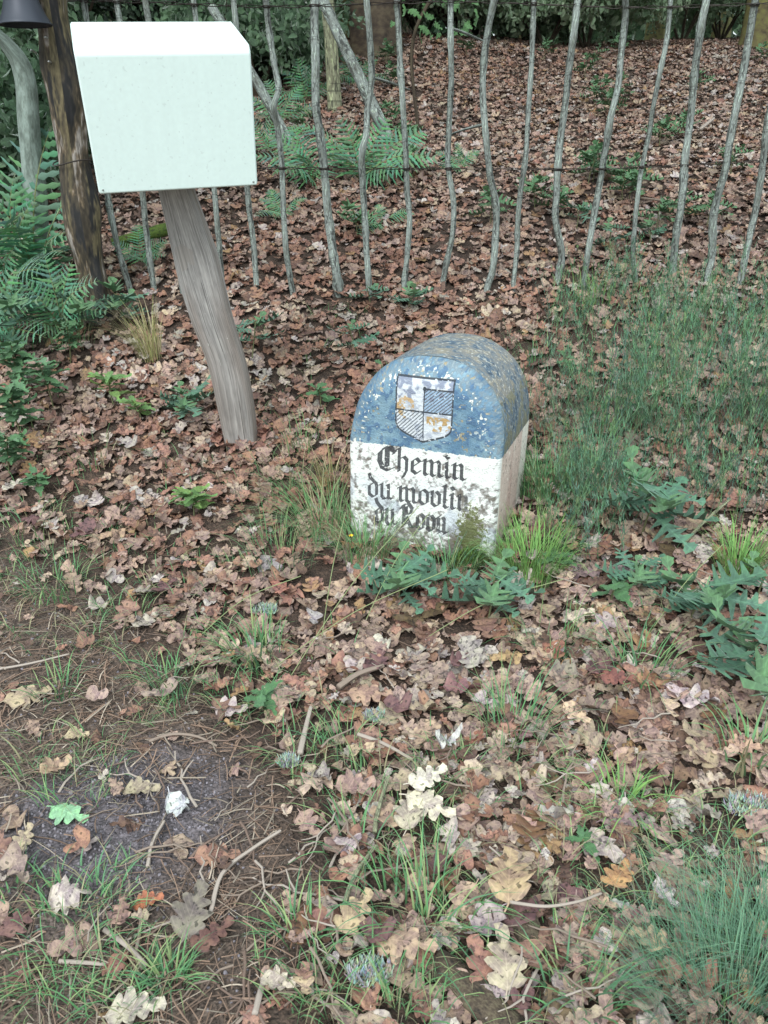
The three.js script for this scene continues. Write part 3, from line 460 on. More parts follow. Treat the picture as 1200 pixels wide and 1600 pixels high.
for (const o of scene.children) { if (o.name === 'wooden_post') rebase(o, ground(378, 690)); if (o.name === 'paling_fence') rebase(o, V(0, H(0, -FZ), -FZ)); }

// ------------------------------------------------------------------ old gate post with a bell
{
  const d = 3.8, P = [[66, -110, 3.74], [76, -10, 3.76], [92, 90, 3.78], [106, 190, 3.79], [120, 290, 3.8], [136, 390, 3.8], [150, 470, 3.8], [156, 520, 3.8]].map(([x, y, q]) => at(x, y, q));
  const cp = curve(P, 60), k0 = 3.75 / F, rad = cp.map((p, k) => (k < 45 ? 26 : mix(26, 36, (k - 45) / 15)) * k0 * (0.92 + 0.22 * Math.sin(k * 0.37) * 0.5));
  const tex = dataTex(256, 1024, (u, v) => {
    const w = u + 0.04 * Math.sin(v * 9), st = fbm(w * 16, v * 9, 3, 4), pl = fbm(w * 9 + 2, v * 13, 12, 5), f = fbm(w * 60, v * 90, 8, 3);
    let c = [0.225, 0.2, 0.16]; const g2 = pl + 0.12 * (f - 0.5), M = (e, t) => { c = c.map((q, i) => mix(q, e[i], clamp(t))); }; M([0.12, 0.12, 0.125], (0.44 - g2) * 14); M([0.36, 0.31, 0.245], (g2 - 0.52) * 16); M([0.50, 0.475, 0.45], (g2 - 0.58) * 18); M([0.34, 0.31, 0.23], (st - 0.56) * 16 * f * 1.4);
    return c.map((q) => q * (0.55 + 0.9 * f));
  });
  const g = group('gate_post'); tag(g, 'old peeling gate post, black and tan, carrying a small bell', 'post');
  mesh('trunk', new GB().tube(cp, rad, 18, { wob: 0.16, wf: 7, vs: 2.4 }).geo(), std({ map: tex, bumpMap: tex, bumpScale: 0.015 }), g);
  const ring = []; const wc = at(116, 254, 3.79); for (let k = 0; k <= 24; k++) { const a = k / 24 * Math.PI * 2; ring.push(V(wc.x + Math.cos(a) * 0.088, wc.y + 0.01 * Math.sin(a * 2), wc.z + Math.sin(a) * 0.088)); }
  mesh('wire_loop', new GB().tube(ring, 0.003, 5).geo(), wireMat, g);
  for (const [x, y] of [[70, 58], [48, 78], [76, 96]]) { const p = at(x, y, 3.66); mesh('nail', new GB().tube([at(x + 8, y + 4, 3.78), p], 0.004, 6).geo(), std({ color: lin(0.6, 0.62, 0.62), roughness: 0.35, metalness: 0.8 }), g); }
  rebase(g, ground(152, 475));
  const bell = group('bell', at(40, 40, 3.62)); tag(bell, 'small slate grey metal bell hung on the old gate post', 'bell');
  const bp = [[0.098, 0], [0.1, 0.004], [0.094, 0.012], [0.079, 0.04], [0.066, 0.075], [0.057, 0.115], [0.053, 0.15], [0.047, 0.172], [0.033, 0.187], [0.012, 0.193], [0, 0.194]].map(([x, y]) => new THREE.Vector2(x, y));
  const inner = bp.slice().reverse().map((q) => new THREE.Vector2(Math.max(0, q.x - 0.006), q.y < 0.006 ? 0 : q.y - 0.005));
  const bm = std({ color: lin(0.03, 0.036, 0.05), roughness: 0.5, metalness: 0.35 });
  mesh('bell_body', new THREE.LatheGeometry(inner.concat(bp), 40), bm, bell);
  mesh('hanger', new GB().tube(curve([V(0, 0.19, 0), V(0, 0.215, 0), V(0.03, 0.235, -0.03), V(0.075, 0.225, -0.09)], 14), 0.006, 7).geo(), bm, bell);
  const cl = new GB().tube([V(0, 0.18, 0), V(0.004, 0.03, 0)], 0.004, 6).geo(), ball = new THREE.SphereGeometry(0.013, 12, 8); ball.translate(0.004, 0.022, 0); cl.deleteAttribute('color');
  mesh('clapper', mergeGeometries([cl, ball.toNonIndexed ? ball : ball]), bm, bell);
}

// ------------------------------------------------------------------ foliage pieces
const freshMat = (r, g, b, rough = 0.8) => new THREE.MeshPhysicalMaterial({ color: lin(r, g, b), map: freshTex, roughness: rough, side: THREE.DoubleSide, transmission: 0.15, thickness: 0 });
const plainLeaf = (() => { const b = new GB(), n = 4; let pr = null; for (let k = 0; k <= n; k++) { const t = k / n, w = Math.sin(Math.PI * (0.06 + 0.94 * t) ** 0.8) * 0.26, x = t, z = -0.18 * t * t; const row = [b.v(V(x, w, z + w * 0.35), t, 0.5 + w), b.v(V(x, 0, z), t, 0.5), b.v(V(x, -w, z + w * 0.35), t, 0.5 - w)]; if (pr) { b.q(pr[0], pr[1], row[1], row[0]); b.q(pr[1], pr[2], row[2], row[1]); } pr = row; } return b.geo(); })();
// a spray of leaves on a twig, the unit of crowns and shrubs
function sprayGeo(seed, n, size) {
  const r = rng(seed), parts = [], m = new THREE.Matrix4(), q = new THREE.Quaternion();
  for (let k = 0; k < n; k++) { const t = k / n, g = plainLeaf.clone(), s = size * (0.7 + 0.6 * r()); q.setFromEuler(new THREE.Euler((r() - 0.5) * 1.4, (r() - 0.5) * 1.2 + 0.2, k * 2.4 + r())); m.compose(V((r() - 0.5) * 2.2 * size, (r() - 0.5) * 2.2 * size, (r() - 0.5) * 1.5 * size + t * size), q, V(s, s * 1.2, s)); g.applyMatrix4(m); parts.push(g); }
  return mergeGeometries(parts);
}
const SPRAY = [sprayGeo(1, 9, 0.09), sprayGeo(2, 10, 0.09)], SPRAYS = [sprayGeo(3, 9, 0.055), sprayGeo(4, 8, 0.055)];
const crownMat = new THREE.MeshPhysicalMaterial({ color: 0xffffff, map: freshTex, roughness: 0.95, side: THREE.DoubleSide, transmission: 0.45, thickness: 0 });
function foliage(name, parent, geo, spots, cols, r, smin, smax) {
  const im = shade(new THREE.InstancedMesh(geo, crownMat, spots.length)), o = new THREE.Object3D(); im.name = name; im.userData.kind = 'stuff';
  spots.forEach((p, i) => { o.position.copy(p); o.rotation.set(r() * 6.3, r() * 6.3, r() * 6.3); o.scale.setScalar(mix(smin, smax, r())); o.updateMatrix(); im.setMatrixAt(i, o.matrix); const c = cols[Math.floor(r() * cols.length)], b = 0.75 + 0.5 * r(); im.setColorAt(i, lin(c[0] * b, c[1] * b, c[2] * b)); });
  parent.add(im); return im;
}
const GREEN = { mid: [[0.12, 0.23, 0.12], [0.10, 0.2, 0.10], [0.14, 0.26, 0.13]], pale: [[0.33, 0.49, 0.29], [0.28, 0.44, 0.25], [0.40, 0.52, 0.33]], dark: [[0.07, 0.14, 0.08], [0.09, 0.17, 0.095]] };  // pale greens are raised to stand in for hazy light in the clearing
function blobSpots(n, c, rx, ry, rz, r, clumps = 9) {
  const cs = []; for (let k = 0; k < clumps; k++) { const a = r() * 6.283, e = (r() - 0.35) * 1.6, q = 0.45 + 0.5 * r(); cs.push([c.x + Math.cos(a) * rx * q, c.y + e * ry * 0.55, c.z + Math.sin(a) * rz * q, 0.35 + 0.35 * r()]); }
  const out = []; for (let i = 0; i < n; i++) { const k = cs[Math.floor(r() * clumps)], a = r() * 6.283, u = r() * 2 - 1, s = Math.sqrt(1 - u * u), q = Math.cbrt(r()) * k[3]; out.push(V(k[0] + Math.cos(a) * s * q * rx, k[1] + u * q * ry, k[2] + Math.sin(a) * s * q * rz)); } return out;
}
function shrub(name, label, px, d, w, h, cols, seed, n = 500, grp) {
  const p0 = at(px, 100, d), base = V(p0.x, H(p0.x, -d), -d), r = rng(seed), g = group(name); tag(g, label, 'shrub', grp);
  const b = new GB(); for (let k = 0; k < 6; k++) { const a = r() * 6.28, q = V(base.x + Math.cos(a) * w * 0.5, base.y + h * (0.6 + 0.3 * r()), base.z + Math.sin(a) * w * 0.4); b.tube(curve([base.clone().add(V(0, -0.05, 0)), base.clone().lerp(q, 0.5).add(V(0, h * 0.12, 0)), q], 6), [0.018, 0.016, 0.014, 0.012, 0.01, 0.008, 0.004], 5); }
  mesh('stems', b.geo(), darkBarkMat, g);
  foliage('foliage', g, SPRAYS[seed % 2], blobSpots(n * 1.3, V(base.x, base.y + h * 0.52, base.z), w * 0.62, h * 0.55, w * 0.55, r, 12), cols, r, 0.8, 1.4);
  return rebase(g, base);
}
function tree(name, label, foot, top, rad, mat, seed, o = {}) {
  const r = rng(seed), g = group(name); tag(g, label, 'tree', o.group);
  const dir = top.clone().sub(foot), Hh = 9.5, full = foot.clone().addScaledVector(dir.normalize(), Hh);
  const pts = [foot.clone().add(V(0, -0.15, 0)), foot.clone().add(V(0, 0.12, 0)), foot.clone().lerp(full, 0.2).add(V((r() - 0.5) * 0.06, 0, 0)), foot.clone().lerp(full, 0.55).add(V((r() - 0.5) * 0.2, 0, (r() - 0.5) * 0.2)), full];
  const cp = curve(pts, 40), rr = cp.map((p, k) => rad * (k < 5 ? mix(1.5, 1.02, k / 5) : mix(1.02, 0.25, (k - 5) / 35)));
  mesh('trunk', new GB().tube(cp, rr, 14, { wob: 0.12, wf: 3, ws: seed, vs: 1.2 }).geo(), mat, g);
  if (o.crown !== 0) {
    const ends = []; for (let k = 0; k < 6; k++) { const s = cp[24 + k * 2], a = k * 2.4 + r(), q = s.clone().add(V(Math.cos(a) * 1.5, 0.9 + r() * 0.6, Math.sin(a) * 1.5)); ends.push(q); mesh('limb', new GB().tube(curve([s, s.clone().lerp(q, 0.5).add(V(0, 0.2, 0)), q], 8), [0.4, 0.36, 0.32, 0.28, 0.24, 0.2, 0.16, 0.1, 0.05].map((q2) => q2 * rad), 6).geo(), mat, g); }
    const cc = foot.clone().lerp(full, 0.85); foliage('crown', g, SPRAY[seed % 2], blobSpots((o.n || 900) * 1.1, cc, o.cr || 2.3, 2.2, o.cr || 2.3, r, 22), o.cols || GREEN.mid, r, 1.1, 2.0);
  }
  return rebase(g, foot);
}
const gp = (px, d) => { const p = at(px, 100, d); return V(p.x, H(p.x, -d), -d); };
// trees on the bank; both oak crowns are widened to shade it
tree('oak_tree', 'thick dark oak trunk standing on the bank behind the fence', gp(590, 9.2), gp(578, 9.2).add(V(0, 6, 0)), 0.29, darkBarkMat, 21, { n: 2200, cr: 3.6, cols: GREEN.mid });
tree('oak_tree', 'thick mossy trunk with a dark shaded side at the top of the bank', gp(1188, 9.8), gp(1196, 9.8).add(V(0, 6, 0)), 0.27, mossBarkMat, 22, { n: 2200, cr: 3.4, cols: GREEN.mid });
tree('young_tree', 'slim lichen-covered trunk rising among the ferns', gp(520, 7.2), gp(506, 7.2).add(V(0, 3, 0)), 0.06, lichenMat, 23, { h: 6, n: 700 });
tree('young_tree', 'slender greenish trunk in front of the pale green undergrowth', gp(881, 11.6), gp(884, 11.6).add(V(0, 4, 0)), 0.085, mossBarkMat, 24, { n: 160 });
tree('young_tree', 'thin straight trunk beside the thick dark oak', gp(540, 10), gp(540, 10).add(V(0, 4, 0)), 0.085, mossBarkMat, 25, { h: 7, n: 700 });
for (const [px, d, rd, sd] of [[30, 9.5, 0.16, 31], [330, 10.5, 0.14, 32], [740, 14, 0.16, 33], [1020, 15, 0.2, 34], [440, 13, 0.2, 35], [1120, 17, 0.2, 36], [200, 14, 0.2, 37], [-160, 8.5, 0.2, 38], [1420, 9, 0.2, 39], [820, 18, 0.2, 40], [640, 19, .2, 41]])
  tree('wood_tree', 'shadowy tree trunk deep in the wood beyond the bank', gp(px, d), gp(px + 4, d).add(V(0, 5, 0)), rd, sd % 2 ? darkBarkMat : mossBarkMat, sd, { n: px > 600 && px < 1100 ? 160 : 900, cols: sd % 3 ? GREEN.mid : GREEN.dark, group: 'trees deep in the wood' });
for (const [x, z, sd] of [[-4.2, -6.2, 51], [4.6, -6.4, 52], [-2.6, -8.2, 53], [2.9, -8.0, 54]]) tree('shade_tree', 'tall tree added out of view, its spreading crown shading the bank', V(x + Math.sign(x) * 1.4, H(x, z), z), V(x + Math.sign(x) * 1.2, 8, z), 0.16, darkBarkMat, sd, { n: 1900, cr: 3.6, cols: GREEN.mid, group: 'added trees shading the bank' });  // unseen trees added at the sides to keep sky light off the bank
// leaning dead poles
function pole(label, a, b2, r0, r1, mat, seed) { const r = rng(seed), m = a.clone().lerp(b2, 0.5).add(V((r() - 0.5) * 0.05, (r() - 0.5) * 0.05, 0)), cp = curve([a, m, b2], 30), o = mesh('leaning_pole', new GB().tube(cp.map((p) => p.clone().sub(a)), cp.map((p, k) => mix(r0, r1, k / 30)), 9, { wob: 0.12, ws: seed, vs: 0.6 }).geo(), mat); o.position.copy(a); return tag(o, label, 'pole'); }
{ const f = gp(612, 6.3); f.y -= 0.05; pole('pale dead pole slanting down behind the fence into the ferns', f, at(470, -70, 6.7), 0.045, 0.038, stakeMat, 3);
  const f2 = gp(462, 5.9); f2.y -= 0.05; pole('grey dead pole slanting up behind the white box', f2, at(330, 10, 6.1), 0.034, 0.03, stakeMat, 4); }
// silver young trunk left of the gate post
{
  const pts = [[66, 460, 4.05], [60, 380, 4.05], [54, 290, 4.06], [46, 200, 4.06], [40, 125, 4.07], [30, 95, 4.06], [12, 70, 4.03], [-12, 44, 4.0], [-40, -40, 3.98]].map(([x, y, d]) => at(x, y, d)); pts[0].y = H(pts[0].x, pts[0].z) - 0.05;
  const cp = curve(pts, 50), g = group('young_tree'); tag(g, 'smooth silver-grey young trunk beside the old gate post', 'tree');
  mesh('trunk', new GB().tube(cp, cp.map((p, k) => (k < 28 ? mix(0.055, 0.044, k / 28) : mix(0.044, 0.014, (k - 28) / 22))), 12, { wob: 0.08, wf: 6, vs: 0.9 }).geo(), silverMat, g);
  const r = rng(8), tip = cp[50]; foliage('crown', g, SPRAYS[0], blobSpots(420, tip.clone().add(V(-0.15, 0.35, 0.0)), 0.55, 0.45, 0.45, r, 7), GREEN.mid, r, 0.9, 1.5);
  rebase(g, ground(64, 440));
}
// undergrowth
{ let s = 100; const grpM = 'green bushes in the wood', L = 'mid green leafy bush at the back of the bank';
  for (const [px, d, w, h] of [[-60, 6.8, 1.3, 1.3], [20, 7.6, 1.2, 1.5], [110, 8.6, 1.4, 1.3], [210, 9.4, 1.5, 1.2], [300, 9.8, 1.3, 1.2], [400, 9.6, 1.6, 1.1], [460, 11, 1.4, 1.4], [-150, 8, 1.6, 1.6]]) shrub('bush', L, px, d, w, h, s % 3 ? GREEN.mid : GREEN.dark, s++, 520, grpM);
  for (const [px, d, w, h] of [[715, 10.2, 1.3, 0.8], [660, 10.4, 1.7, 1.1], [740, 10.8, 1.6, 1.5], [820, 11, 1.4, 1.3], [850, 10.2, 1.3, 0.7], [915, 10.4, 1.3, 0.9], [960, 11.4, 1.6, 1.4], [1060, 11.8, 1.7, 1.5], [1120, 12.6, 1.4, 1.0], [1250, 12.4, 1.8, 1.6], [1360, 11.4, 1.8, 1.5]]) shrub('lightened_bush', 'green bush, its leaf colour lightened for the hazy bright clearing beyond the ridge', px, d, w, h, GREEN.pale, s++, 560, 'lightened bushes beyond the ridge');
  for (const [px, d, w, h] of [[400, 7.6, 1.0, 0.6], [440, 8.4, 0.9, 0.6], [350, 8, 1.0, 0.7], [30, 5.6, 0.9, 0.8], [-30, 5, 0.8, 0.7]]) shrub('low_bush', 'low dark green bush growing on the leafy bank', px, d, w, h, GREEN.mid, s++, 260, 'low bushes on the bank');
  // far wood: one leafy mass closing the view
  const r = rng(500), sp = [], w = group('distant_wood'); tag(w, 'far mass of green woodland closing the view', 'woodland', null, 'stuff');
  for (let i = 0; i < 12000; i++) { const d = 19 + r() * 14, x = (r() - 0.5) * 2 * (d * 0.95), y = H(x, -d) + r() ** 1.3 * 9; if (fbm(x * 0.5, y * 0.6, d * 0.3, 2) > 0.42) sp.push(V(x, y, -d)); }
  foliage('foliage_mass', w, SPRAY[0], sp, GREEN.mid.concat(GREEN.pale), r, 2.4, 4.2);
}
// leafy oak branch hanging at the top of the view
{
  const g = group('oak_sapling'), foot = gp(655, 6.4), r = rng(61); tag(g, 'bright green oak sapling leafing in front of the dark oak trunk', 'sapling');
  const tip = at(690, -30, 6.2); mesh('stem', new GB().tube(curve([foot.clone().add(V(0, -0.05, 0)), at(646, 60, 6.3), tip], 14), 0.012, 6).geo(), darkBarkMat, g);
  const m = freshMat(0.10, 0.24, 0.08), lg = [0, 1, 2].map((k) => oakLeaf(1, 0.55, 4, 0.45, 0.5, rng(70 + k)));
  for (let k = 0; k < 46; k++) { const p = at(600 + 150 * r(), 66 - 110 * r() ** 0.8 , 6.0 + 0.5 * r()), o = mesh('leaf', lg[k % 3], m, g); o.position.copy(p); o.rotation.set(-0.9 + r() * 0.9, r() * 6.3, r() * 6.3); o.scale.setScalar(0.07 + 0.05 * r()); }
  rebase(g, foot);
}
// ------------------------------------------------------------------ ferns
function frondGeo(len, seed, droop) {
  const r = rng(seed), b = new GB(), N = 15, pts = []; for (let k = 0; k <= N; k++) { const t = k / N; pts.push(V(len * (t - 0.12 * t * t * droop), len * droop * (0.6 * t - 0.66 * t * t), 0)); }
  const col = [0.10, 0.24, 0.125]; b.tube(pts, pts.map((p, k) => len * 0.008 * (1 - 0.8 * k / N)), 4, { c: [0.17, 0.2, 0.08], cap: false });
  for (let k = 2; k < N; k++) for (const s of [-1, 1]) {                 // each pinna: a toothed lance shape with a raised rib
    const t = k / N, L = len * (0.3 * Math.sin(Math.PI * (0.14 + 0.86 * t) ** 0.85) ** 0.8 + 0.02) * (0.9 + 0.2 * r()), p = pts[k], dir = V(0.36 + 0.15 * r(), 0.06 - 0.2 * r(), s).normalize(), side = V(1, 0, -s * 0.36).normalize(), cc = col.map((c) => c * (0.75 + 0.5 * r())), M = 8, W = len * 0.024; let prev = null;
    for (let j = 0; j <= M; j++) {
      const u = j / M, q = p.clone().addScaledVector(dir, L * u); q.y -= 0.25 * L * u * u; const w = W * (1 - u) ** 0.6 * (j % 2 ? 1 : 0.5) * (j ? 1 : 0.6);
      const row = [b.v(q.clone().addScaledVector(side, -w).add(V(0, -w * 0.35, 0)), u, 0.3, cc), b.v(q, u, 0.5, cc), b.v(q.clone().addScaledVector(side, w).add(V(0, -w * 0.35, 0)), u, 0.7, cc)];
      if (prev) { b.q(prev[0], prev[1], row[1], row[0]); b.q(prev[1], prev[2], row[2], row[1]); } prev = row;
    }
  }
  return b.geo();
}
const FROND = [frondGeo(1, 1, 0.75), frondGeo(1, 2, 1.05), frondGeo(1, 3, 0.5)];
const fernMat = new THREE.MeshPhysicalMaterial({ color: 0xffffff, vertexColors: true, roughness: 0.85, side: THREE.DoubleSide, transmission: 0.2, thickness: 0 });
function fern(label, base, n, len, seed, mat, arc, grp) {
  const r = rng(seed), g = group('fern', base); tag(g, label, 'fern', grp);
  for (let k = 0; k < n; k++) { const o = mesh('frond', FROND[k % 3], mat, g), a = arc ? mix(arc[0], arc[1], (k + r() * 0.6) / n) : k / n * 6.283 + r(); o.rotation.order = 'YZX'; o.rotation.set((r() - 0.5) * 0.5, a, 0.3 + 0.6 * r()); o.scale.setScalar(len * (0.75 + 0.5 * r())); }
  return g;
}
function fernTo(label, bx, by, tips, mat, seed) {
  const base = ground(bx, by), r = rng(seed), g = group('fern', base); tag(g, label, 'fern');
  tips.forEach(([x, y, dd], k) => {
    const tip = at(x, y, -base.z + dd), X = tip.clone().sub(base), L = X.length(); X.normalize();
    const face = V((r() - 0.5) * 0.5, 0.9, 0.5 + 0.3 * (r() - 0.5)), Z = X.clone().cross(face).normalize(), Y = Z.clone().cross(X), o = mesh('frond', FROND[k % 3], mat, g);
    o.quaternion.setFromRotationMatrix(new THREE.Matrix4().makeBasis(X, Y, Z)); o.scale.setScalar(L * 1.08);
  });
}
fernTo('large dark green fern behind the fence under the leaning pole', 560, 285, [[470, 188, 0], [530, 178, -0.1], [605, 183, 0], [665, 200, 0.1], [690, 240, -0.1], [585, 235, -0.3], [640, 262, -0.3], [510, 240, -0.3]], fernMat, 1);
fernTo('dark green fern spreading beside the white box behind the fence', 492, 290, [[395, 238, -0.1], [420, 205, 0], [455, 195, 0.1], [540, 222, 0.1], [425, 262, -0.3], [470, 240, -0.3]], fernMat, 2);
fernTo('low fern with short fronds at the fence foot below the box', 445, 340, [[405, 308, 0], [480, 305, 0], [420, 295, 0.1], [400, 335, -0.2]], fernMat, 4);
fernTo('brownish green fern low behind the thin stakes', 600, 350, [[545, 335, 0], [650, 330, 0], [590, 318, 0.1], [560, 365, -0.2]], fernMat, 14);
fernTo('dim fern high on the bank left of the thick stake', 440, 190, [[385, 150, 0], [415, 120, 0], [470, 130, 0], [500, 165, 0.1], [400, 185, -0.3]], fernMat, 15);
fernTo('dim fern at the foot of the thick dark oak', 560, 130, [[520, 95, 0], [590, 88, 0], [545, 80, 0.1], [610, 120, -0.2], [515, 125, -0.2]], fernMat, 16);
fernTo('dim fern between the two leaning poles', 480, 160, [[440, 105, 0], [500, 95, 0], [465, 90, 0], [530, 125, 0], [430, 150, -0.2]], fernMat, 17);
fernTo('green fern half hidden behind the box edge', 420, 240, [[385, 180, 0], [440, 165, 0], [470, 195, 0.1], [400, 225, -0.2]], fernMat, 18);
fernTo('lone low fern in the bleached litter behind the stakes', 720, 265, [[680, 235, 0], [750, 232, 0], [715, 222, 0], [690, 262, -0.2]], fernMat, 19);
fernTo('leafy green fern leaning against the old gate post', 62, 452, [[74, 190, 0.05], [12, 262, -0.05], [128, 272, -0.1], [-10, 305, -0.2], [132, 345, -0.2], [20, 350, -0.35], [100, 385, -0.35], [45, 300, -0.15], [-12, 400, -0.3]], fernMat, 5);
fernTo('leafy green fern spreading flat beneath the silver-grey trunk', 15, 470, [[-30, 330, 0], [55, 350, -0.1], [-40, 420, -0.2], [60, 415, -0.3], [15, 330, -0.2], [95, 440, -0.3]], fernMat, 6);
fernTo('drooping green fern at the path side of the gate post', 100, 520, [[40, 440, -0.1], [150, 430, -0.1], [20, 500, -0.2], [70, 400, 0], [170, 480, -0.1], [110, 410, 0]], fernMat, 8);
fernTo('green fern crowding the foot of the silver-grey trunk', -10, 540, [[-60, 430, 0], [60, 460, -0.1], [20, 420, 0], [-20, 400, 0], [70, 520, -0.2]], fernMat, 9);
fernTo('small green fern between gate post and box post', 222, 415, [[175, 375, 0], [262, 372, 0], [215, 350, 0.1], [190, 400, -0.2], [260, 395, -0.1]], fernMat, 7);

// ------------------------------------------------------------------ oak seedlings with deep-lobed leaves
const SEED = [0, 1, 2, 3].map((k) => oakLeaf(1, 0.72, 5, 0.78, 0.4 + 0.15 * k, rng(200 + k), { sway: 1.2, sharp: 1 }));
const BROAD = [0, 1, 2].map((k) => oakLeaf(1, 0.44, 4, 0.14, 0.5, rng(240 + k)));
const tealMat = [freshMat(0.09, 0.22, 0.135), freshMat(0.075, 0.18, 0.105), freshMat(0.11, 0.24, 0.155), freshMat(0.115, 0.24, 0.11)], limeMat = [freshMat(0.2, 0.34, 0.09), freshMat(0.15, 0.3, 0.09)], leafGreen = [freshMat(0.08, 0.2, 0.075), freshMat(0.1, 0.23, 0.1)];
const stemMat = std({ color: lin(0.12, 0.13, 0.06) }), stemBrown = std({ color: lin(0.12, 0.08, 0.05) });
function seedling(name, label, px, py, n, len, h, mats, geos, seed, cat = 'seedling', grp) {
  const base = ground(px, py).add(V(0, 0.012, 0)), r = rng(seed), g = group(name, base); tag(g, label, cat, grp);
  const lean = V((r() - 0.5) * 0.5 * h, h, (r() - 0.3) * 0.5 * h), st = curve([V(0, -0.03, 0), lean.clone().multiplyScalar(0.5).add(V(0.02 * (r() - 0.5), 0, 0)), lean], 8);
  mesh('stem', new GB().tube(st, 0.0028, 5).geo(), stemMat, g);
  for (let k = 0; k < n; k++) {
    const t = mix(0.4, 1, (k + 0.5) / n), p = st[Math.round(t * 8)], a = k * 2.4 + r() * 0.8, L = len * (0.65 + 0.5 * r()), o = mesh('leaf', geos[k % geos.length], mats[k % mats.length], g);
    o.rotation.order = 'YZX'; const rise = 0.15 + (r() - 0.6) * 0.7; o.rotation.set(-Math.PI / 2 + (r() - 0.5) * 0.5, a, rise); o.scale.setScalar(L);
    o.position.copy(p).add(V(Math.cos(a) * L * 0.55 * Math.cos(rise), Math.sin(rise) * L * 0.5, -Math.sin(a) * L * 0.55 * Math.cos(rise)));
  }
  return g;
}
const Tq = 'oak_seedling';
[['blue-green oak seedling spreading right at the foot of the milestone face', 760, 975, 11, 0.165, 0.13], ['blue-green oak seedling among grass below the lettered face', 622, 950, 11, 0.155, 0.11],
  ['tall blue-green oak seedling right of the milestone', 1000, 840, 13, 0.17, 0.18], ['oak seedling with crowded leaves beside the lichen-covered twig', 1075, 975, 14, 0.155, 0.11],
  ['blue-green oak seedling lying low over tan leaves', 1170, 1085, 12, 0.18, 0.13], ['oak seedling between the bright grass tuft and the tan leaves', 1180, 950, 5, 0.11, 0.1], ['oak seedling with small leaves under the fine broom', 990, 925, 9, 0.12, 0.07],
  ['upright oak seedling behind the milestone near the fence', 562, 570, 7, 0.11, 0.16], ['oak seedling spread on the leaves at the fence foot', 640, 487, 9, 0.12, 0.06], ['small oak seedling at the foot of the thick stake', 580, 478, 6, 0.10, 0.07],
  ['oak seedling standing close behind the leaning timber post', 392, 570, 7, 0.13, 0.17], ['dark teal oak seedling left of the timber post foot', 290, 652, 12, 0.14, 0.07], ['teal oak seedling at the foot of the gate post', 200, 520, 12, 0.15, 0.16],
  ['teal oak seedling below the fern, beside the gate post', 60, 530, 14, 0.16, 0.22], ['leafy oak seedling at the edge of the ferns', 15, 575, 14, 0.15, 0.2], ['teal oak seedling behind the yellow grass tuft', 130, 525, 10, 0.15, 0.14],
  ['oak seedling behind the fence between pale leaves', 955, 400, 6, 0.13, 0.12], ['oak seedling growing behind the right stakes', 900, 360, 6, 0.12, 0.1], ['oak seedling low on the litter behind the fence', 1015, 380, 5, 0.11, 0.05]].forEach(([l, x, y, n, s, h], k) => seedling(Tq, l, x, y, n, s, h, tealMat, SEED, 300 + k));
[['yellow-green leafy sprout left of the timber post', 180, 640, 16, 0.085, 0.13], ['yellow-green sprout with reddish base beside the teal seedling', 222, 662, 14, 0.075, 0.09], ['lone yellow-green sprout in the brown leaves below the post', 303, 812, 18, 0.075, 0.09]].forEach(([l, x, y, n, s, h], k) => seedling('leafy_sprout', l, x, y, n, s, h, limeMat, BROAD, 340 + k, 'sprout'));
[['bushy green plant at the path edge under the ferns', 40, 700, 40, 0.095, 0.24], ['green plant with pointed leaves on the path edge', 85, 640, 26, 0.09, 0.2], ['green leafy plant low at the litter edge', 15, 750, 28, 0.085, 0.16], ['fresh green weed on the dark twiggy soil', 415, 1108, 9, 0.06, 0.04], ['round-leaved green plant beside the milestone grass', 868, 895, 6, 0.075, 0.04], ['broad green leaf plant among the right seedlings', 955, 945, 5, 0.085, 0.05], ['weedy green plant under the drooping fern', 110, 570, 26, 0.08, 0.16], ['leafy weed between the path and the teal seedlings', 35, 630, 34, 0.09, 0.22], ['low weed at the litter edge of the path', 60, 780, 20, 0.06, 0.08], ['small green plant right of the milestone behind', 880, 590, 8, 0.06, 0.08], ['green weed at the foot of the milestone back left', 500, 640, 9, 0.07, 0.08], ['tiny green weed beneath the bent grass blade', 905, 1330, 5, 0.05, 0.02], ['green plant with small leaves behind the milestone', 600, 610, 7, 0.06, 0.09]].forEach(([l, x, y, n, s, h], k) => seedling('green_plant', l, x, y, n, s, h, leafGreen, BROAD, 360 + k, 'plant'));

{ const r = rng(777); for (let k = 0; k < 40; k++) seedling('bank_seedling', 'small green seedling dotted over the litter up the bank', 460 + 740 * r(), 85 + 290 * r() ** 1.3, 8, 0.13, 0.14, leafGreen, SEED, 800 + k, 'seedling', 'seedlings up the bank'); }
// ------------------------------------------------------------------ grass
const grassMat = new THREE.MeshPhysicalMaterial({ color: 0xffffff, vertexColors: true, roughness: 0.8, side: THREE.DoubleSide, transmission: 0.15, thickness: 0 });
function tuftGeo(n, h, spread, w, droop, cols, seed, lean = [0, 0]) {
  const r = rng(seed), b = new GB();
  for (let k = 0; k < n; k++) {
    const a = r() * 6.283, q = Math.sqrt(r()) * spread, a2 = a + (r() - 0.5) * 1.6, hh = h * (0.45 + 0.75 * r()), dr = droop * (0.4 + r()), pts = [], c0 = cols[Math.floor(r() * cols.length)], f = 0.75 + 0.5 * r(), c = c0.map((e) => e * f);
    const out = V(Math.cos(a2) + lean[0] * 1.5, 0, Math.sin(a2) + lean[1] * 1.5);
    for (let j = 0; j <= 5; j++) { const t = j / 5; pts.push(V(Math.cos(a) * q + out.x * hh * (0.12 * t + dr * t * t * 0.8), hh * (t - dr * 0.55 * t * t * t) - 0.01, Math.sin(a) * q + out.z * hh * (0.12 * t + dr * t * t * 0.8))); }
    b.blade(pts, w * (0.7 + 0.6 * r()), c);
  }
  return b.geo();
}
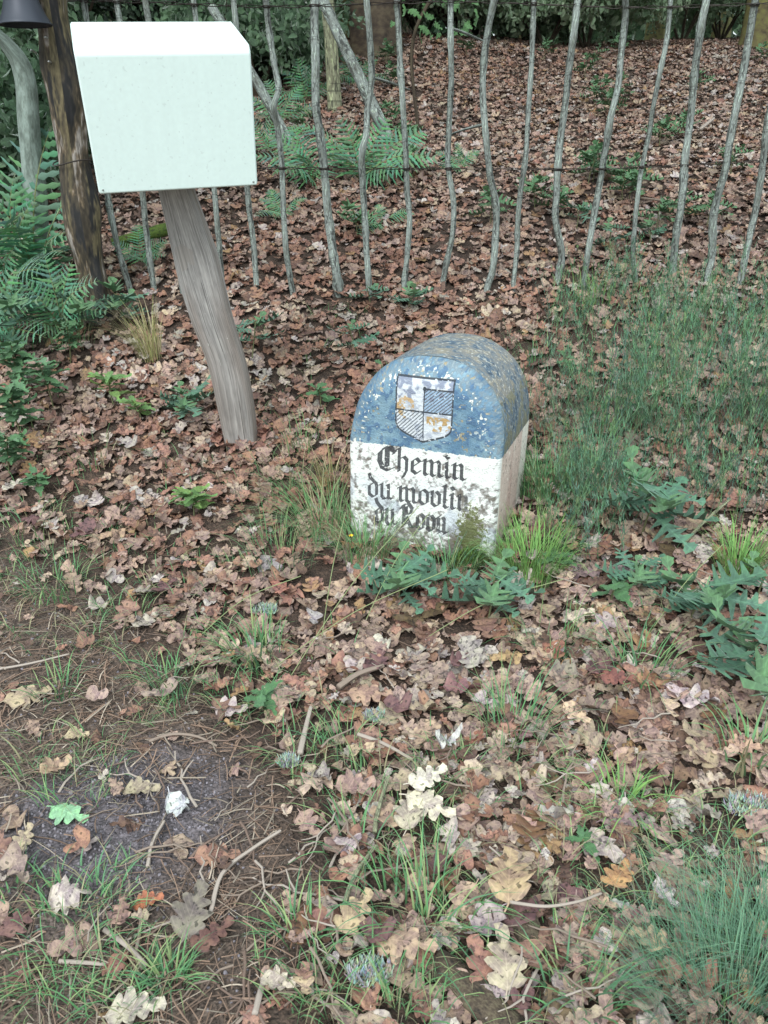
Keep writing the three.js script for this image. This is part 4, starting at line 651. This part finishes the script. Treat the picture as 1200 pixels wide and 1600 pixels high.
const GC = { fresh: [[0.085, 0.225, 0.085], [0.10, 0.25, 0.09], [0.08, 0.195, 0.095], [0.2, 0.28, 0.115]], blue: [[0.095, 0.215, 0.13], [0.12, 0.24, 0.14], [0.08, 0.18, 0.11]], lime: [[0.17, 0.32, 0.08], [0.14, 0.30, 0.08]], straw: [[0.34, 0.29, 0.14], [0.26, 0.28, 0.1], [0.42, 0.36, 0.22]], mixd: [[0.11, 0.24, 0.10], [0.3, 0.28, 0.16], [0.13, 0.28, 0.1]] };
function tuft(label, px, py, n, h, spread, w, droop, cols, seed, lean, grp) { const o = mesh('grass_tuft', tuftGeo(n, h, spread, w, droop, cols, seed, lean), grassMat); o.position.copy(ground(px, py)); return tag(o, label, 'grass', grp); }
[['fine blue-green fescue tuft at the path corner', 1140, 1600, 700, 0.24, 0.13, 0.0016, 0.55, 'blue', [-0.1, 0]], ['second fine blue-green fescue clump behind the path corner', 1205, 1510, 400, 0.24, 0.09, 0.0016, 0.6, 'blue', [-0.3, 0]], ['bright green grass tuft under the lichen-covered twig', 1150, 900, 200, 0.2, 0.06, 0.0035, 0.5, 'lime'],
  ['grass tuft arching left beside the milestone face', 500, 830, 260, 0.25, 0.10, 0.003, 0.75, 'mixd', [-0.25, 0.1]], ['grass thicket below the milestone left corner', 570, 872, 230, 0.22, 0.08, 0.003, 0.7, 'mixd'], ['lush grass at the milestone right foot', 825, 895, 360, 0.21, 0.10, 0.0032, 0.6, 'lime'], ['grass growing along the milestone right side', 850, 770, 240, 0.24, 0.09, 0.003, 0.55, 'fresh'], ['short grass right under the lettered face', 700, 900, 190, 0.17, 0.09, 0.003, 0.6, 'fresh'],
  ['tall wispy grass between milestone and broom', 930, 760, 220, 0.3, 0.10, 0.0028, 0.5, 'blue'], ['green grass tuft standing in tan litter left of the milestone', 400, 1030, 100, 0.17, 0.07, 0.0045, 0.65, 'fresh', [-0.2, 0.1]], ['grass tuft at the edge of the bare soil', 265, 1075, 60, 0.12, 0.07, 0.004, 0.8, 'fresh'], ['grass tuft in the middle of the tan litter', 800, 1150, 70, 0.2, 0.08, 0.0035, 0.6, 'fresh'],
  ['spreading green grass patch on the dark soil', 100, 1450, 110, 0.075, 0.14, 0.0045, 0.85, 'fresh'], ['grass at the path edge near the green leaf', 20, 1400, 40, 0.075, 0.07, 0.0045, 0.8, 'fresh'], ['wide grass tuft below the pale leaf pair', 660, 1450, 90, 0.17, 0.10, 0.004, 0.8, 'fresh', [0, 0.15]], ['grass tuft beside the pale leaf pair', 560, 1330, 40, 0.15, 0.07, 0.004, 0.8, 'fresh'], ['grass tuft above the dark soil hollow', 470, 1480, 45, 0.11, 0.06, 0.004, 0.8, 'fresh'], ['small dense grass tuft on the twiggy soil', 265, 1535, 80, 0.08, 0.035, 0.004, 0.75, 'fresh'],
  ['grass tuft next to the dark wood chunk', 910, 1570, 45, 0.14, 0.06, 0.005, 0.75, 'fresh'], ['grass tuft at the very edge of the path', 620, 1600, 50, 0.11, 0.08, 0.004, 0.8, 'fresh'], ['yellowish grass tuft flat on the right litter', 970, 1265, 50, 0.12, 0.05, 0.004, 0.9, 'lime'], ['straw-yellow grass tuft beside the timber post', 235, 560, 160, 0.3, 0.05, 0.0028, 0.45, 'straw', [-0.4, 0]], ['thin grass at the foot of the gate post', 110, 540, 80, 0.24, 0.1, 0.003, 0.6, 'mixd'],
  ['thin grass tuft in the path litter near the left edge', 90, 920, 70, 0.13, 0.09, 0.003, 0.8, 'fresh'], ['sparse grass tuft on the soil left of the tan leaves', 90, 1085, 40, 0.11, 0.05, 0.004, 0.8, 'fresh'], ['grass growing at the fence foot', 925, 470, 60, 0.22, 0.08, 0.003, 0.45, 'lime'], ['grass at the foot of the fence by the last stakes', 1100, 480, 60, 0.2, 0.1, 0.003, 0.5, 'fresh'], ['dry straw-coloured grass leaning against the milestone left side', 520, 760, 90, 0.22, 0.07, 0.0022, 0.6, 'straw'], ['grass tuft in the right litter below the seedlings', 1000, 1060, 60, 0.18, 0.07, 0.004, 0.75, 'fresh'], ['loose grass tuft at the right edge of the litter', 1170, 1190, 45, 0.2, 0.06, 0.006, 0.8, 'mixd'], ['grass tuft behind the milestone', 470, 700, 60, 0.18, 0.08, 0.0025, 0.6, 'mixd'], ['grass sprouting through the leaves near the thin stakes', 840, 560, 40, 0.15, 0.08, 0.003, 0.6, 'fresh'], ['thin grass between the timber post and the milestone', 455, 760, 70, 0.2, 0.12, 0.0024, 0.7, 'mixd'], ['loose grass in the litter below the timber post', 440, 880, 90, 0.2, 0.12, 0.0026, 0.75, 'fresh'], ['grass fringe at the left path edge below the weeds', 40, 830, 70, 0.13, 0.12, 0.003, 0.75, 'fresh'], ['wispy grass on the path side of the sprouts', 150, 720, 50, 0.14, 0.12, 0.0026, 0.7, 'mixd'], ['grass tuft by the milestone seedlings in tan leaves', 860, 1010, 60, 0.18, 0.09, 0.003, 0.75, 'fresh'], ['thin grass in the soil near the path corner twigs', 540, 1170, 40, 0.14, 0.07, 0.003, 0.7, 'fresh'],
].forEach(([l, x, y, n, h, s, w, dr, c, ln], k) => tuft(l, x, y, n, h, s, w, dr, GC[c], 600 + k, ln));
// thin grass sprinkled everywhere
{
  const r = rng(900), gs = [0, 1, 2].map((k) => tuftGeo(4, 0.09, 0.025, 0.0026, 0.9, GC.mixd.concat(GC.fresh), 900 + k)), g = group('scattered_grass'); tag(g, 'thin single grass blades scattered through the leaf litter', 'grass', null, 'stuff'); const lists = [[], [], []];
  for (let i = 0; i < 3200; i++) { const px = r() * 1200, py = 470 + 1130 * r(); if (fbm(px / 160, py / 120, 5, 2) < 0.44 + 0.12 * r()) continue; lists[i % 3].push(ground(px, py)); }
  lists.forEach((l, k) => { const im = shade(new THREE.InstancedMesh(gs[k], grassMat, l.length)), o = new THREE.Object3D(); im.name = 'blades'; im.userData.kind = 'stuff'; l.forEach((p, i) => { o.position.copy(p); o.rotation.set(0, r() * 6.3, 0); o.scale.setScalar(0.6 + 0.8 * r()); o.updateMatrix(); im.setMatrixAt(i, o.matrix); }); g.add(im); });
}
// long bent grass stalks in front of the stone
[[430, 1090, 655, 790], [400, 1060, 700, 890], [560, 990, 672, 800], [500, 1010, 540, 800], [1000, 1010, 1130, 850], [820, 1090, 760, 1240], [640, 1010, 880, 905], [300, 1000, 470, 900]].forEach(([x0, y0, x1, y1], k) => {
  const a = ground(x0, y0), q = ground(x1, y1 + 60), e = V(mix(a.x, q.x, 0.8), a.y + 0.26, mix(a.z, q.z, 0.75)), b = new GB(); const tip = at(x1, y1, -mix(a.z, q.z, 0.6));
  b.tube(curve([V(0, -0.01, 0), tip.clone().sub(a).multiplyScalar(0.5).add(V(0, 0.03, 0)), tip.clone().sub(a)], 14), 0.0013, 4, { c: [0.24, 0.29, 0.13] }); const o = mesh('grass_stalk', b.geo(), grassMat); o.position.copy(a); tag(o, 'long thin grass stalk bending over the litter', 'grass stalk', 'long bent grass stalks');
});
// ------------------------------------------------------------------ broom: fine green upright sprays
function broom(label, px, py, h, n, seed, cols) {
  const r = rng(seed), b = new GB();
  for (let k = 0; k < n; k++) {
    const a = r() * 6.283, l = h * (0.6 + 0.5 * r()), out = 0.12 + 0.5 * r(), c = cols[Math.floor(r() * cols.length)].map((q) => q * (0.8 + 0.4 * r())), pts = []; const sx = (r() - 0.5) * 0.26, sz = (r() - 0.5) * 0.26;
    for (let j = 0; j <= 6; j++) { const t = j / 6; pts.push(V(sx + Math.cos(a) * l * out * t * (0.6 + 0.4 * t) + 0.01 * (r() - 0.5), l * (t - 0.2 * out * t * t) - 0.01, sz + Math.sin(a) * l * out * t * (0.6 + 0.4 * t))); }
    b.tube(pts, pts.map((p, j) => 0.0011 * (1 - 0.7 * j / 6)), 3, { c, cap: false });
    for (let j = 2; j <= 6; j++) for (let m = 0; m < 5; m++) { const p = pts[j].clone().lerp(pts[j - 1], r()), a3 = r() * 6.283, ll = h * (0.05 + 0.1 * r()), e = p.clone().add(V(Math.cos(a3) * ll * 0.55, ll * 0.8, Math.sin(a3) * ll * 0.55)); b.blade([p, p.clone().lerp(e, 0.5).add(V(0, 0.003, 0)), e], 0.0016, c); const f = p.clone().lerp(e, 0.6 * r()), g2 = f.clone().add(V((r() - 0.5) * 0.02, 0.012, (r() - 0.5) * 0.02)); b.blade([f, g2], 0.003, c); }
  }
  const o = mesh('broom_plant', b.geo(), grassMat); o.position.copy(ground(px, py)); return tag(o, label, 'broom');
}
const BC = [[0.10, 0.225, 0.13], [0.085, 0.19, 0.11], [0.125, 0.25, 0.14], [0.15, 0.25, 0.12]];
[['fine feathery broom plant right of the milestone top', 960, 690, 0.36, 34], ['tall fine broom plant in the middle of the broom patch', 1040, 700, 0.42, 44], ['fine broom plant at the far side of the patch near the fence', 1010, 590, 0.34, 30], ['wispy broom plant at the right end of the patch', 1150, 680, 0.38, 38], ['broom plant overhanging the right edge', 1230, 690, 0.38, 34], ['low broom plant in front of the patch', 930, 800, 0.26, 30], ['thin broom plant closest to the fence stakes', 900, 520, 0.24, 22], ['broom plant among the tan leaves by the fence', 1120, 570, 0.28, 24], ['narrow broom sprig below the grass thicket', 1080, 800, 0.2, 16], ['fine broom plant hard against the milestone right side', 890, 700, 0.34, 30], ['fine broom plant between the milestone and the tall seedling', 910, 850, 0.24, 22], ['fine broom plant at the foot of the last stakes', 1190, 520, 0.3, 26], ['fine broom plant standing by the bowed stake', 960, 480, 0.26, 22], ['dense broom plant above the lichen-covered twig', 1130, 780, 0.26, 26], ['fine broom plant amid bleached leaves near the fence', 1060, 520, 0.3, 26]].forEach(([l, x, y, h, n], k) => broom(l, x, y, h * 1.3, Math.round(n * 1.6), 700 + k, BC));

// ------------------------------------------------------------------ single leaves
const matCache = {};
function deadMatFor(c, k) { const q = c.map((e) => Math.round(e * 26) / 26), key = q.join() + k; return matCache[key] ||= std({ color: lin(...q.map((e) => Math.max(0.035, e))), map: deadTex[k], roughness: 0.72 }); }
const words = (c) => { const l = c[0] + c[1] + c[2], red = c[0] / c[2]; return l < 0.36 ? 'dark brown' : red > 2.4 ? 'russet' : l > 0.92 ? 'pale grey-tan' : l > 0.68 ? 'light brown' : 'brown'; };
{
  const r = rng(31);
  for (const e of placedLeaves) {
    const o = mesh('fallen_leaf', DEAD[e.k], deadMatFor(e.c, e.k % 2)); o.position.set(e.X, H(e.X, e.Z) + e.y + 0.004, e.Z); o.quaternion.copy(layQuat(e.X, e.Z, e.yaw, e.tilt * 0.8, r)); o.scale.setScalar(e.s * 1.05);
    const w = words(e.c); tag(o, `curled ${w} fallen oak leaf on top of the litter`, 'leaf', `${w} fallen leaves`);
  }
  const flat = [0, 1, 2].map((k) => oakLeaf(1, 0.62, 4, 0.42, 0.35, rng(440 + k))), crumple = oakLeaf(1, 0.6, 4, 0.3, 1.7, rng(450));
  const one = (label, px, py, len, yaw, c, geo, lift = 0.035, name = 'fallen_leaf', tl = 0.35) => { const p = ground(px, py), o = mesh(name, geo, c.length ? std({ color: lin(...c), map: deadTex[0], roughness: 0.7 }) : c); o.position.copy(p).add(V(0, lift, 0)); o.quaternion.copy(layQuat(p.x, p.z, yaw, tl, r)); o.scale.setScalar(len); return tag(o, label, 'leaf'); };
  for (let k = 0; k < 22; k++) { const a = r() * 6.283, p = ground(378 + Math.cos(a) * 38, 694 + Math.sin(a) * 16), o = mesh('fallen_leaf', DEAD[k % 12], deadMatFor(k % 3 ? PAL.russet : PAL.pink, k % 2)); o.position.copy(p).add(V(0, 0.028 + 0.02 * r(), 0.01)); o.quaternion.copy(layQuat(p.x, p.z, r() * 6.3, 1.4, r)); o.scale.setScalar(0.06 + 0.035 * r()); tag(o, `curled ${k % 3 ? 'russet' : 'brown'} leaf heaped against the timber post foot`, 'leaf', `${k % 3 ? 'russet' : 'brown'} leaves at the post foot`); }
  one('fresh pale green oak leaf lying alone on the bare soil', 110, 1277, 0.10, -0.35, freshMat(0.33, 0.62, 0.34), flat[0], 0.014, 'green_leaf', 0.1);
  one('tan oak leaf lying flat on the bare grit', 222, 1240, 0.085, 0.1, [0.36, 0.30, 0.21], flat[1], 0.014); one('crumpled silvery white leaf on the bare grit', 282, 1272, 0.085, -0.9, [0.56, 0.58, 0.58], crumple, 0.02);
  one('creamy white oak leaf, upper one of a pale pair', 668, 1245, 0.10, 0.5, [0.62, 0.57, 0.46], flat[2], 0.06); one('creamy oak leaf under its white twin', 672, 1288, 0.115, -0.4, [0.54, 0.48, 0.37], flat[0], 0.055); one('pale buff leaf beneath the creamy pair', 640, 1290, 0.1, 1.3, [0.42, 0.36, 0.28], flat[1], 0.045);
  one('orange-brown oak leaf standing out on dark soil', 963, 1388, 0.095, 0.9, [0.48, 0.27, 0.13], flat[2], 0.04); one('dull brown lobed leaf beside the orange-brown leaf', 1058, 1388, 0.1, -0.7, [0.26, 0.18, 0.13], flat[0], 0.035); one('grey-brown flat leaf on the needle litter', 305, 1432, 0.12, 1.35, [0.2, 0.17, 0.14], flat[1], 0.018);
  one('plum brown oak leaf on the needle litter', 333, 1470, 0.095, 0.8, [0.17, 0.085, 0.07], flat[2], 0.018); one('plum brown leaf half in the grass of the bare soil', 30, 1450, 0.085, 1.1, [0.19, 0.1, 0.09], flat[0], 0.018); one('rust orange leaf fragment below the bare grit', 234, 1420, 0.06, 0.2, [0.35, 0.12, 0.06], flat[1], 0.018);
  one('buff leaf on the left edge of the bare grit', 38, 1318, 0.07, 1.4, [0.40, 0.32, 0.22], flat[2], 0.016); one('long tan leaf slanting at the left of the soil', 45, 1095, 0.12, 0.6, [0.40, 0.31, 0.21], flat[0], 0.02); one('tan curled leaf above the green oak leaf', 90, 1212, 0.08, 0.7, [0.40, 0.28, 0.19], DEAD[6], 0.02);
  one('small tan leaf above the bare grit', 122, 1158, 0.06, 0.1, [0.42, 0.33, 0.22], flat[1], 0.02); one('long tan leaf upright beside the dark wood chunk', 795, 1395, 0.14, 1.3, [0.42, 0.30, 0.19], flat[1], 0.05); one('buff torn leaf below the tan upright leaf', 785, 1520, 0.12, 1.5, [0.42, 0.35, 0.26], flat[2], 0.04); one('broad pinkish tan leaf in the lower litter', 632, 1495, 0.12, -0.2, [0.40, 0.28, 0.2], flat[0], 0.04);
  one('tan leaf with split lobes next to the grass', 555, 1445, 0.1, 0.9, [0.44, 0.33, 0.21], flat[2], 0.035); one('brown leaf with upturned edge on the twiggy soil', 355, 1112, 0.085, -0.3, [0.25, 0.15, 0.11], DEAD[5], 0.02); one('pinkish grey leaf by the fallen branch', 450, 1105, 0.1, 0.8, [0.36, 0.25, 0.2], flat[1], 0.03); one('broad pinkish leaf in the centre of the litter', 578, 1105, 0.12, 0.1, [0.36, 0.23, 0.17], flat[0], 0.045);
  one('wine red leaf under the right seedlings', 962, 1078, 0.09, -0.2, [0.2, 0.075, 0.06], flat[2], 0.04); one('silvery grey leaf in the middle litter', 700, 1178, 0.09, 0.3, [0.52, 0.5, 0.48], crumple, 0.045); one('pale leaf propped on the litter by the seedling', 905, 985, 0.09, 0.4, [0.48, 0.39, 0.31], DEAD[9], 0.05); one('white-edged leaf torn at the bottom of the path', 215, 1590, 0.1, 0.2, [0.5, 0.44, 0.36], flat[1], 0.02);
}
// ------------------------------------------------------------------ twigs, needles, grit, wood
const twigMats = [std({ color: lin(0.2, 0.155, 0.125) }), std({ color: lin(0.30, 0.255, 0.22) }), std({ color: lin(0.14, 0.095, 0.075) })];
{
  const r = rng(51);
  const twigG = [0, 1, 2, 3, 4].map((k) => { const q = rng(520 + k), b = new GB(), pts = []; for (let j = 0; j <= 6; j++) pts.push(V(j / 6 - 0.5, 0.012 * (q() - 0.5) + 0.02 * Math.sin(j), 0.09 * (q() - 0.5) + (k - 2) * 0.05 * Math.sin(j / 6 * 3.14))); b.tube(pts, pts.map((p, j) => 0.018 * (1 - 0.5 * j / 6)), 5); if (k % 2) b.tube([pts[3], pts[3].clone().add(V(0.12, 0.02, 0.1)), pts[3].clone().add(V(0.2, 0.04, 0.2))], [0.012, 0.01, 0.006], 5); return b.geo(); });
  for (let k = 0; k < 62; k++) {
    const py = 1010 + 590 * r() ** 0.8, px = clamp(boundX(py) - 330 + 420 * r(), 5, 1190), p = ground(px, py), o = mesh('twig', twigG[k % 5], twigMats[k % 3]); o.position.copy(p).add(V(0, 0.012, 0)); const n = normalAt(p.x, p.z); o.quaternion.setFromUnitVectors(V(0, 1, 0), n).multiply(new THREE.Quaternion().setFromAxisAngle(V(0, 1, 0), r() * 6.3)); const L = 0.07 + 0.13 * r(); o.scale.set(L, 0.13 + 0.06 * r(), L); tag(o, ['dull brown twig lying on the needle litter', 'greyish twig lying on the needle litter', 'dark twig lying on the needle litter'][k % 3], 'twig', ['dull brown twigs', 'greyish twigs', 'dark twigs'][k % 3]);
  }
  for (let k = 0; k < 40; k++) { const px = 480 + 710 * r(), py = 900 + 690 * r(), p = ground(px, py), o = mesh('twig', twigG[k % 5], twigMats[k % 2 ? 1 : 0]); o.position.copy(p).add(V(0, 0.036, 0)); o.quaternion.setFromUnitVectors(V(0, 1, 0), normalAt(p.x, p.z)).multiply(new THREE.Quaternion().setFromEuler(new THREE.Euler(0, r() * 6.3, (r() - 0.5) * 0.3))); const L = 0.06 + 0.12 * r(); o.scale.set(L, 0.1 + 0.05 * r(), L); tag(o, k % 2 ? 'pale thin twig caught in the leaf litter' : 'brown thin twig caught in the leaf litter', 'twig', k % 2 ? 'pale twigs in the litter' : 'brown twigs in the litter'); }
  const stick = (label, pts, rad, m, name = 'stick') => { const w = pts.map(([x, y, h]) => ground(x, y).add(V(0, h, 0))), a = w[0], cp = curve(w.map((p) => p.clone().sub(a)), 16), o = mesh(name, new GB().tube(cp, cp.map((p, k) => rad * (1 - 0.35 * k / 16)), 7, { wob: 0.15, wf: 30, vs: 0.3 }).geo(), m); o.position.copy(a); tag(o, label, 'stick'); };
  stick('lichen-covered curved twig right of the milestone', [[1064, 868, 0.03], [1090, 845, 0.05], [1135, 815, 0.08]], 0.0065, lichenMat, 'lichen_twig'); stick('pale lichen-covered stick next to the lower grass', [[540, 1430, 0.03], [555, 1390, 0.035], [588, 1345, 0.04]], 0.0055, lichenMat, 'lichen_twig'); stick('grey stick beside the pale leaf pair', [[586, 1320, 0.03], [592, 1285, 0.035], [608, 1240, 0.045]], 0.006, lichenMat); stick('whitish bent stick crossing the dark wood chunk', [[795, 1440, 0.05], [850, 1447, 0.05], [900, 1440, 0.05], [936, 1420, 0.04]], 0.0035, twigMats[1]);
  stick('stout grey stick in the middle litter', [[470, 1195, 0.03], [478, 1160, 0.03], [487, 1125, 0.035]], 0.008, twigMats[1]); stick('lichened forked stick below the milestone', [[560, 1165, 0.03], [600, 1180, 0.03], [645, 1205, 0.03]], 0.0055, twigMats[1]); stick('dark branch under the leaves left of centre', [[530, 1095, 0.04], [560, 1075, 0.04], [600, 1062, 0.04]], 0.009, twigMats[0]); stick('long pale stick at the left edge of the soil', [[-10, 1055, 0.012], [50, 1045, 0.014], [110, 1033, 0.02]], 0.004, twigMats[1]); stick('arched brown stick above the bare grit', [[235, 1165, 0.01], [270, 1157, 0.015], [310, 1160, 0.015], [340, 1172, 0.01]], 0.0045, twigMats[0]);
  stick('long crooked stick across the needle litter', [[330, 1435, 0.012], [350, 1375, 0.016], [400, 1335, 0.016], [440, 1310, 0.02]], 0.005, twigMats[1]); stick('pale forked stick at the lower left', [[95, 1510, 0.012], [140, 1513, 0.012], [176, 1518, 0.012]], 0.0045, twigMats[1]); stick('straight brown stick at the lower left grass', [[165, 1460, 0.012], [200, 1488, 0.015], [232, 1518, 0.015]], 0.0055, twigMats[1]); stick('grey twig on the bottom edge by the needle litter', [[400, 1600, 0.02], [410, 1560, 0.02], [418, 1530, 0.02]], 0.006, twigMats[1]); stick('grey curved stick on the bare grit edge', [[232, 1360, 0.01], [240, 1325, 0.012], [258, 1290, 0.012]], 0.0045, twigMats[1]); stick('thin pale stick behind the fence on the litter', [[1000, 325, 0.05], [1040, 332, 0.06]], 0.008, twigMats[0]); stick('white stick lying on the litter behind the fence', [[1092, 222, 0.08], [1112, 210, 0.1]], 0.014, twigMats[1]);
  // wood chunks
  const chunk = (label, px, py, L, W2, yaw) => { const b = new GB(), q = rng(px), rows = []; for (let j = 0; j <= 8; j++) { const t = j / 8 - 0.5, row = []; for (let s = 0; s <= 10; s++) { const a = s / 10 * 6.283, n = 0.8 + 0.4 * vnoise(s % 10 * 1.7, j * 0.5, px); row.push(b.v(V(t * L + (j === 0 || j === 8 ? 0.02 * (q() - 0.5) : 0), Math.sin(a) * W2 * 0.36 * n, Math.cos(a) * W2 * 0.5 * n), s / 10 * 2, j / 8)); } rows.push(row); } for (let j = 0; j < 8; j++) for (let s = 0; s < 10; s++) b.q(rows[j][s], rows[j][s + 1], rows[j + 1][s + 1], rows[j + 1][s]); for (const j of [0, 8]) { const c = b.v(V((j / 8 - 0.5) * L, 0, 0), 0.5, 0.5); for (let s = 0; s < 10; s++) b.t(c, rows[j][s], rows[j][s + 1]); } const o = mesh('wood_chunk', b.geo(), darkBarkMat), p = ground(px, py); o.position.copy(p).add(V(0, W2 * 0.22, 0)); o.rotation.y = yaw; tag(o, label, 'wood'); };
  chunk('dark rotten wood chunk beside the upright tan leaf', 818, 1455, 0.13, 0.055, 1.75); chunk('decayed brown wood chunk at the bottom of the litter', 745, 1572, 0.17, 0.06, 2.3);
  const log = [[178, 392, 0.06], [215, 385, 0.08], [270, 372, 0.1]].map(([x, y, h]) => ground(x, y).add(V(0, h * 0.5, 0))), a = log[0]; const lo = mesh('mossy_log', new GB().tube(curve(log.map((p) => p.clone().sub(a)), 16), 0.035, 10, { wob: 0.25, wf: 12, vs: 0.4 }).geo(), std({ map: barkTex([[0.14, 0.18, 0.06], [0.22, 0.3, 0.08], [0.3, 0.38, 0.12], [0.2, 0.2, 0.1]], 16, 32, 140, false) })); lo.position.copy(a); tag(lo, 'short mossy log on the ground between the two posts', 'log');
  // needles and twig bits as a mass
  const nd = new GB(); { const pts = []; for (let j = 0; j <= 4; j++) pts.push(V(j / 4 - 0.5, 0.02 * Math.sin(j * 1.1), 0.025 * Math.sin(j * 0.8))); nd.tube(pts, 0.014, 3, { cap: false }); } const ndg = nd.geo(), sp = [];
  for (let i = 0; i < 24000; i++) { const z = -0.6 - 2.2 * r(), x = -1.9 + 3.2 * r(), s = soilness(x, z), g = gritness(x, z); if (r() > (0.1 + 0.9 * s) * (1 - 0.75 * g * s)) continue; sp.push([x, z]); }
  const im = shade(new THREE.InstancedMesh(ndg, std({ color: 0xffffff, roughness: 0.8 }), sp.length)), o = new THREE.Object3D(); im.name = 'needle_litter'; scene.add(im); tag(im, 'brown pine needles and twig bits strewn on the bare soil', 'needles', null, 'stuff');
  sp.forEach(([x, z], i) => { o.position.set(x, H(x, z) + 0.004 + 0.01 * r(), z); o.rotation.set(0, r() * 6.3, (r() - 0.5) * 0.3); const L = 0.025 + 0.075 * r() ** 1.5; const tk = 0.04 + 0.1 * r() ** 2; o.scale.set(L, tk, tk); o.updateMatrix(); im.setMatrixAt(i, o.matrix); const b = 0.5 + 0.9 * r(), c = r() < 0.6 ? [0.19, 0.125, 0.09] : r() < 0.6 ? [0.29, 0.24, 0.19] : [0.1, 0.07, 0.055]; im.setColorAt(i, lin(c[0] * b, c[1] * b, c[2] * b)); });
  // grit
  const gs = new THREE.IcosahedronGeometry(1, 0), gl = []; for (let i = 0; i < 26000; i++) { const z = -0.7 - 1.6 * r(), x = -1.6 + 1.9 * r(), s = soilness(x, z); if (r() < s * (0.2 + 0.8 * gritness(x, z))) gl.push([x, z]); }
  const gi = shade(new THREE.InstancedMesh(gs, std({ color: 0xffffff, roughness: 0.9 }), gl.length)); gi.name = 'grit'; scene.add(gi); tag(gi, 'fine purple-grey grit on the bare patch of path', 'grit', null, 'stuff');
  gl.forEach(([x, z], i) => { const s = 0.0012 + 0.0028 * r() ** 2; o.position.set(x, H(x, z) + s * 0.3, z); o.rotation.set(r() * 6, r() * 6, r() * 6); o.scale.set(s * 1.2, s * 0.8, s); o.updateMatrix(); gi.setMatrixAt(i, o.matrix); const b = 0.6 + 0.8 * r(); gi.setColorAt(i, lin(0.17 * b, 0.155 * b, 0.175 * b)); });
}
// ------------------------------------------------------------------ moss, lichen, flower
const lichenTuft = std({ vertexColors: true, roughness: 0.95 });
function mossGeo(n, rad, h, cols, seed) { const r = rng(seed), b = new GB(); for (let k = 0; k < n; k++) { const a = r() * 6.283, q = Math.sqrt(r()) * rad, p = V(Math.cos(a) * q * 1.5, h * 0.6 * (1 - (q / rad) ** 2) * (0.6 + 0.4 * r()), Math.sin(a) * q), c = cols[k % cols.length].map((e) => e * (0.7 + 0.6 * r())), e = p.clone().add(V((r() - 0.5) * 0.02, 0.004 + 0.016 * r(), (r() - 0.5) * 0.02)); b.blade([p, p.clone().lerp(e, 0.5), e], 0.004, c); } return b.geo(); }
{ const m = mesh('moss_clump', mossGeo(1500, 0.042, 0.07, [[0.07, 0.13, 0.02], [0.1, 0.17, 0.03], [0.05, 0.09, 0.02]], 1), grassMat); m.position.copy(ground(735, 884)).add(V(0, 0.012, 0)); tag(m, 'dark green moss clump at the foot of the milestone', 'moss');
  [['pale green lichen tuft on the right litter', 1168, 1275, 0.035], ['small pale lichen tuft below the milestone seedlings', 585, 1132, 0.016], ['pale lichen scrap on the twiggy soil', 452, 1205, 0.016], ['pale lichen tuft in the grass left of the milestone', 415, 965, 0.024], ['whitish lichen ball in the bottom litter', 578, 1535, 0.026]].forEach(([l, x, y, s], k) => { const o = mesh('lichen_tuft', mossGeo(420, s, s * 0.6, [[0.32, 0.39, 0.33], [0.27, 0.33, 0.28], [0.38, 0.42, 0.38]], 20 + k), lichenTuft); o.position.copy(ground(x, y)).add(V(0, 0.02, 0)); tag(o, l, 'lichen'); });
  const p = at(548, 836, 2.17), f = group('yellow_flower', ground(540, 868)); tag(f, 'tiny yellow flower at the milestone left corner', 'flower'); const rel = p.clone().sub(f.position); mesh('stem', new GB().tube(curve([V(0, -0.01, 0), rel.clone().multiplyScalar(0.5).add(V(0.01, 0, 0)), rel], 6), 0.0011, 4).geo(), stemMat, f);
  for (let k = 0; k < 6; k++) { const o = mesh('petal', plainLeaf, std({ color: lin(0.75, 0.5, 0.02) }), f); o.position.copy(rel); o.rotation.set(-1.2, 0, 0); o.rotation.order = 'YXZ'; o.rotation.y = k / 6 * 6.283; o.scale.setScalar(0.009); }
}
renderer.render(scene, camera);
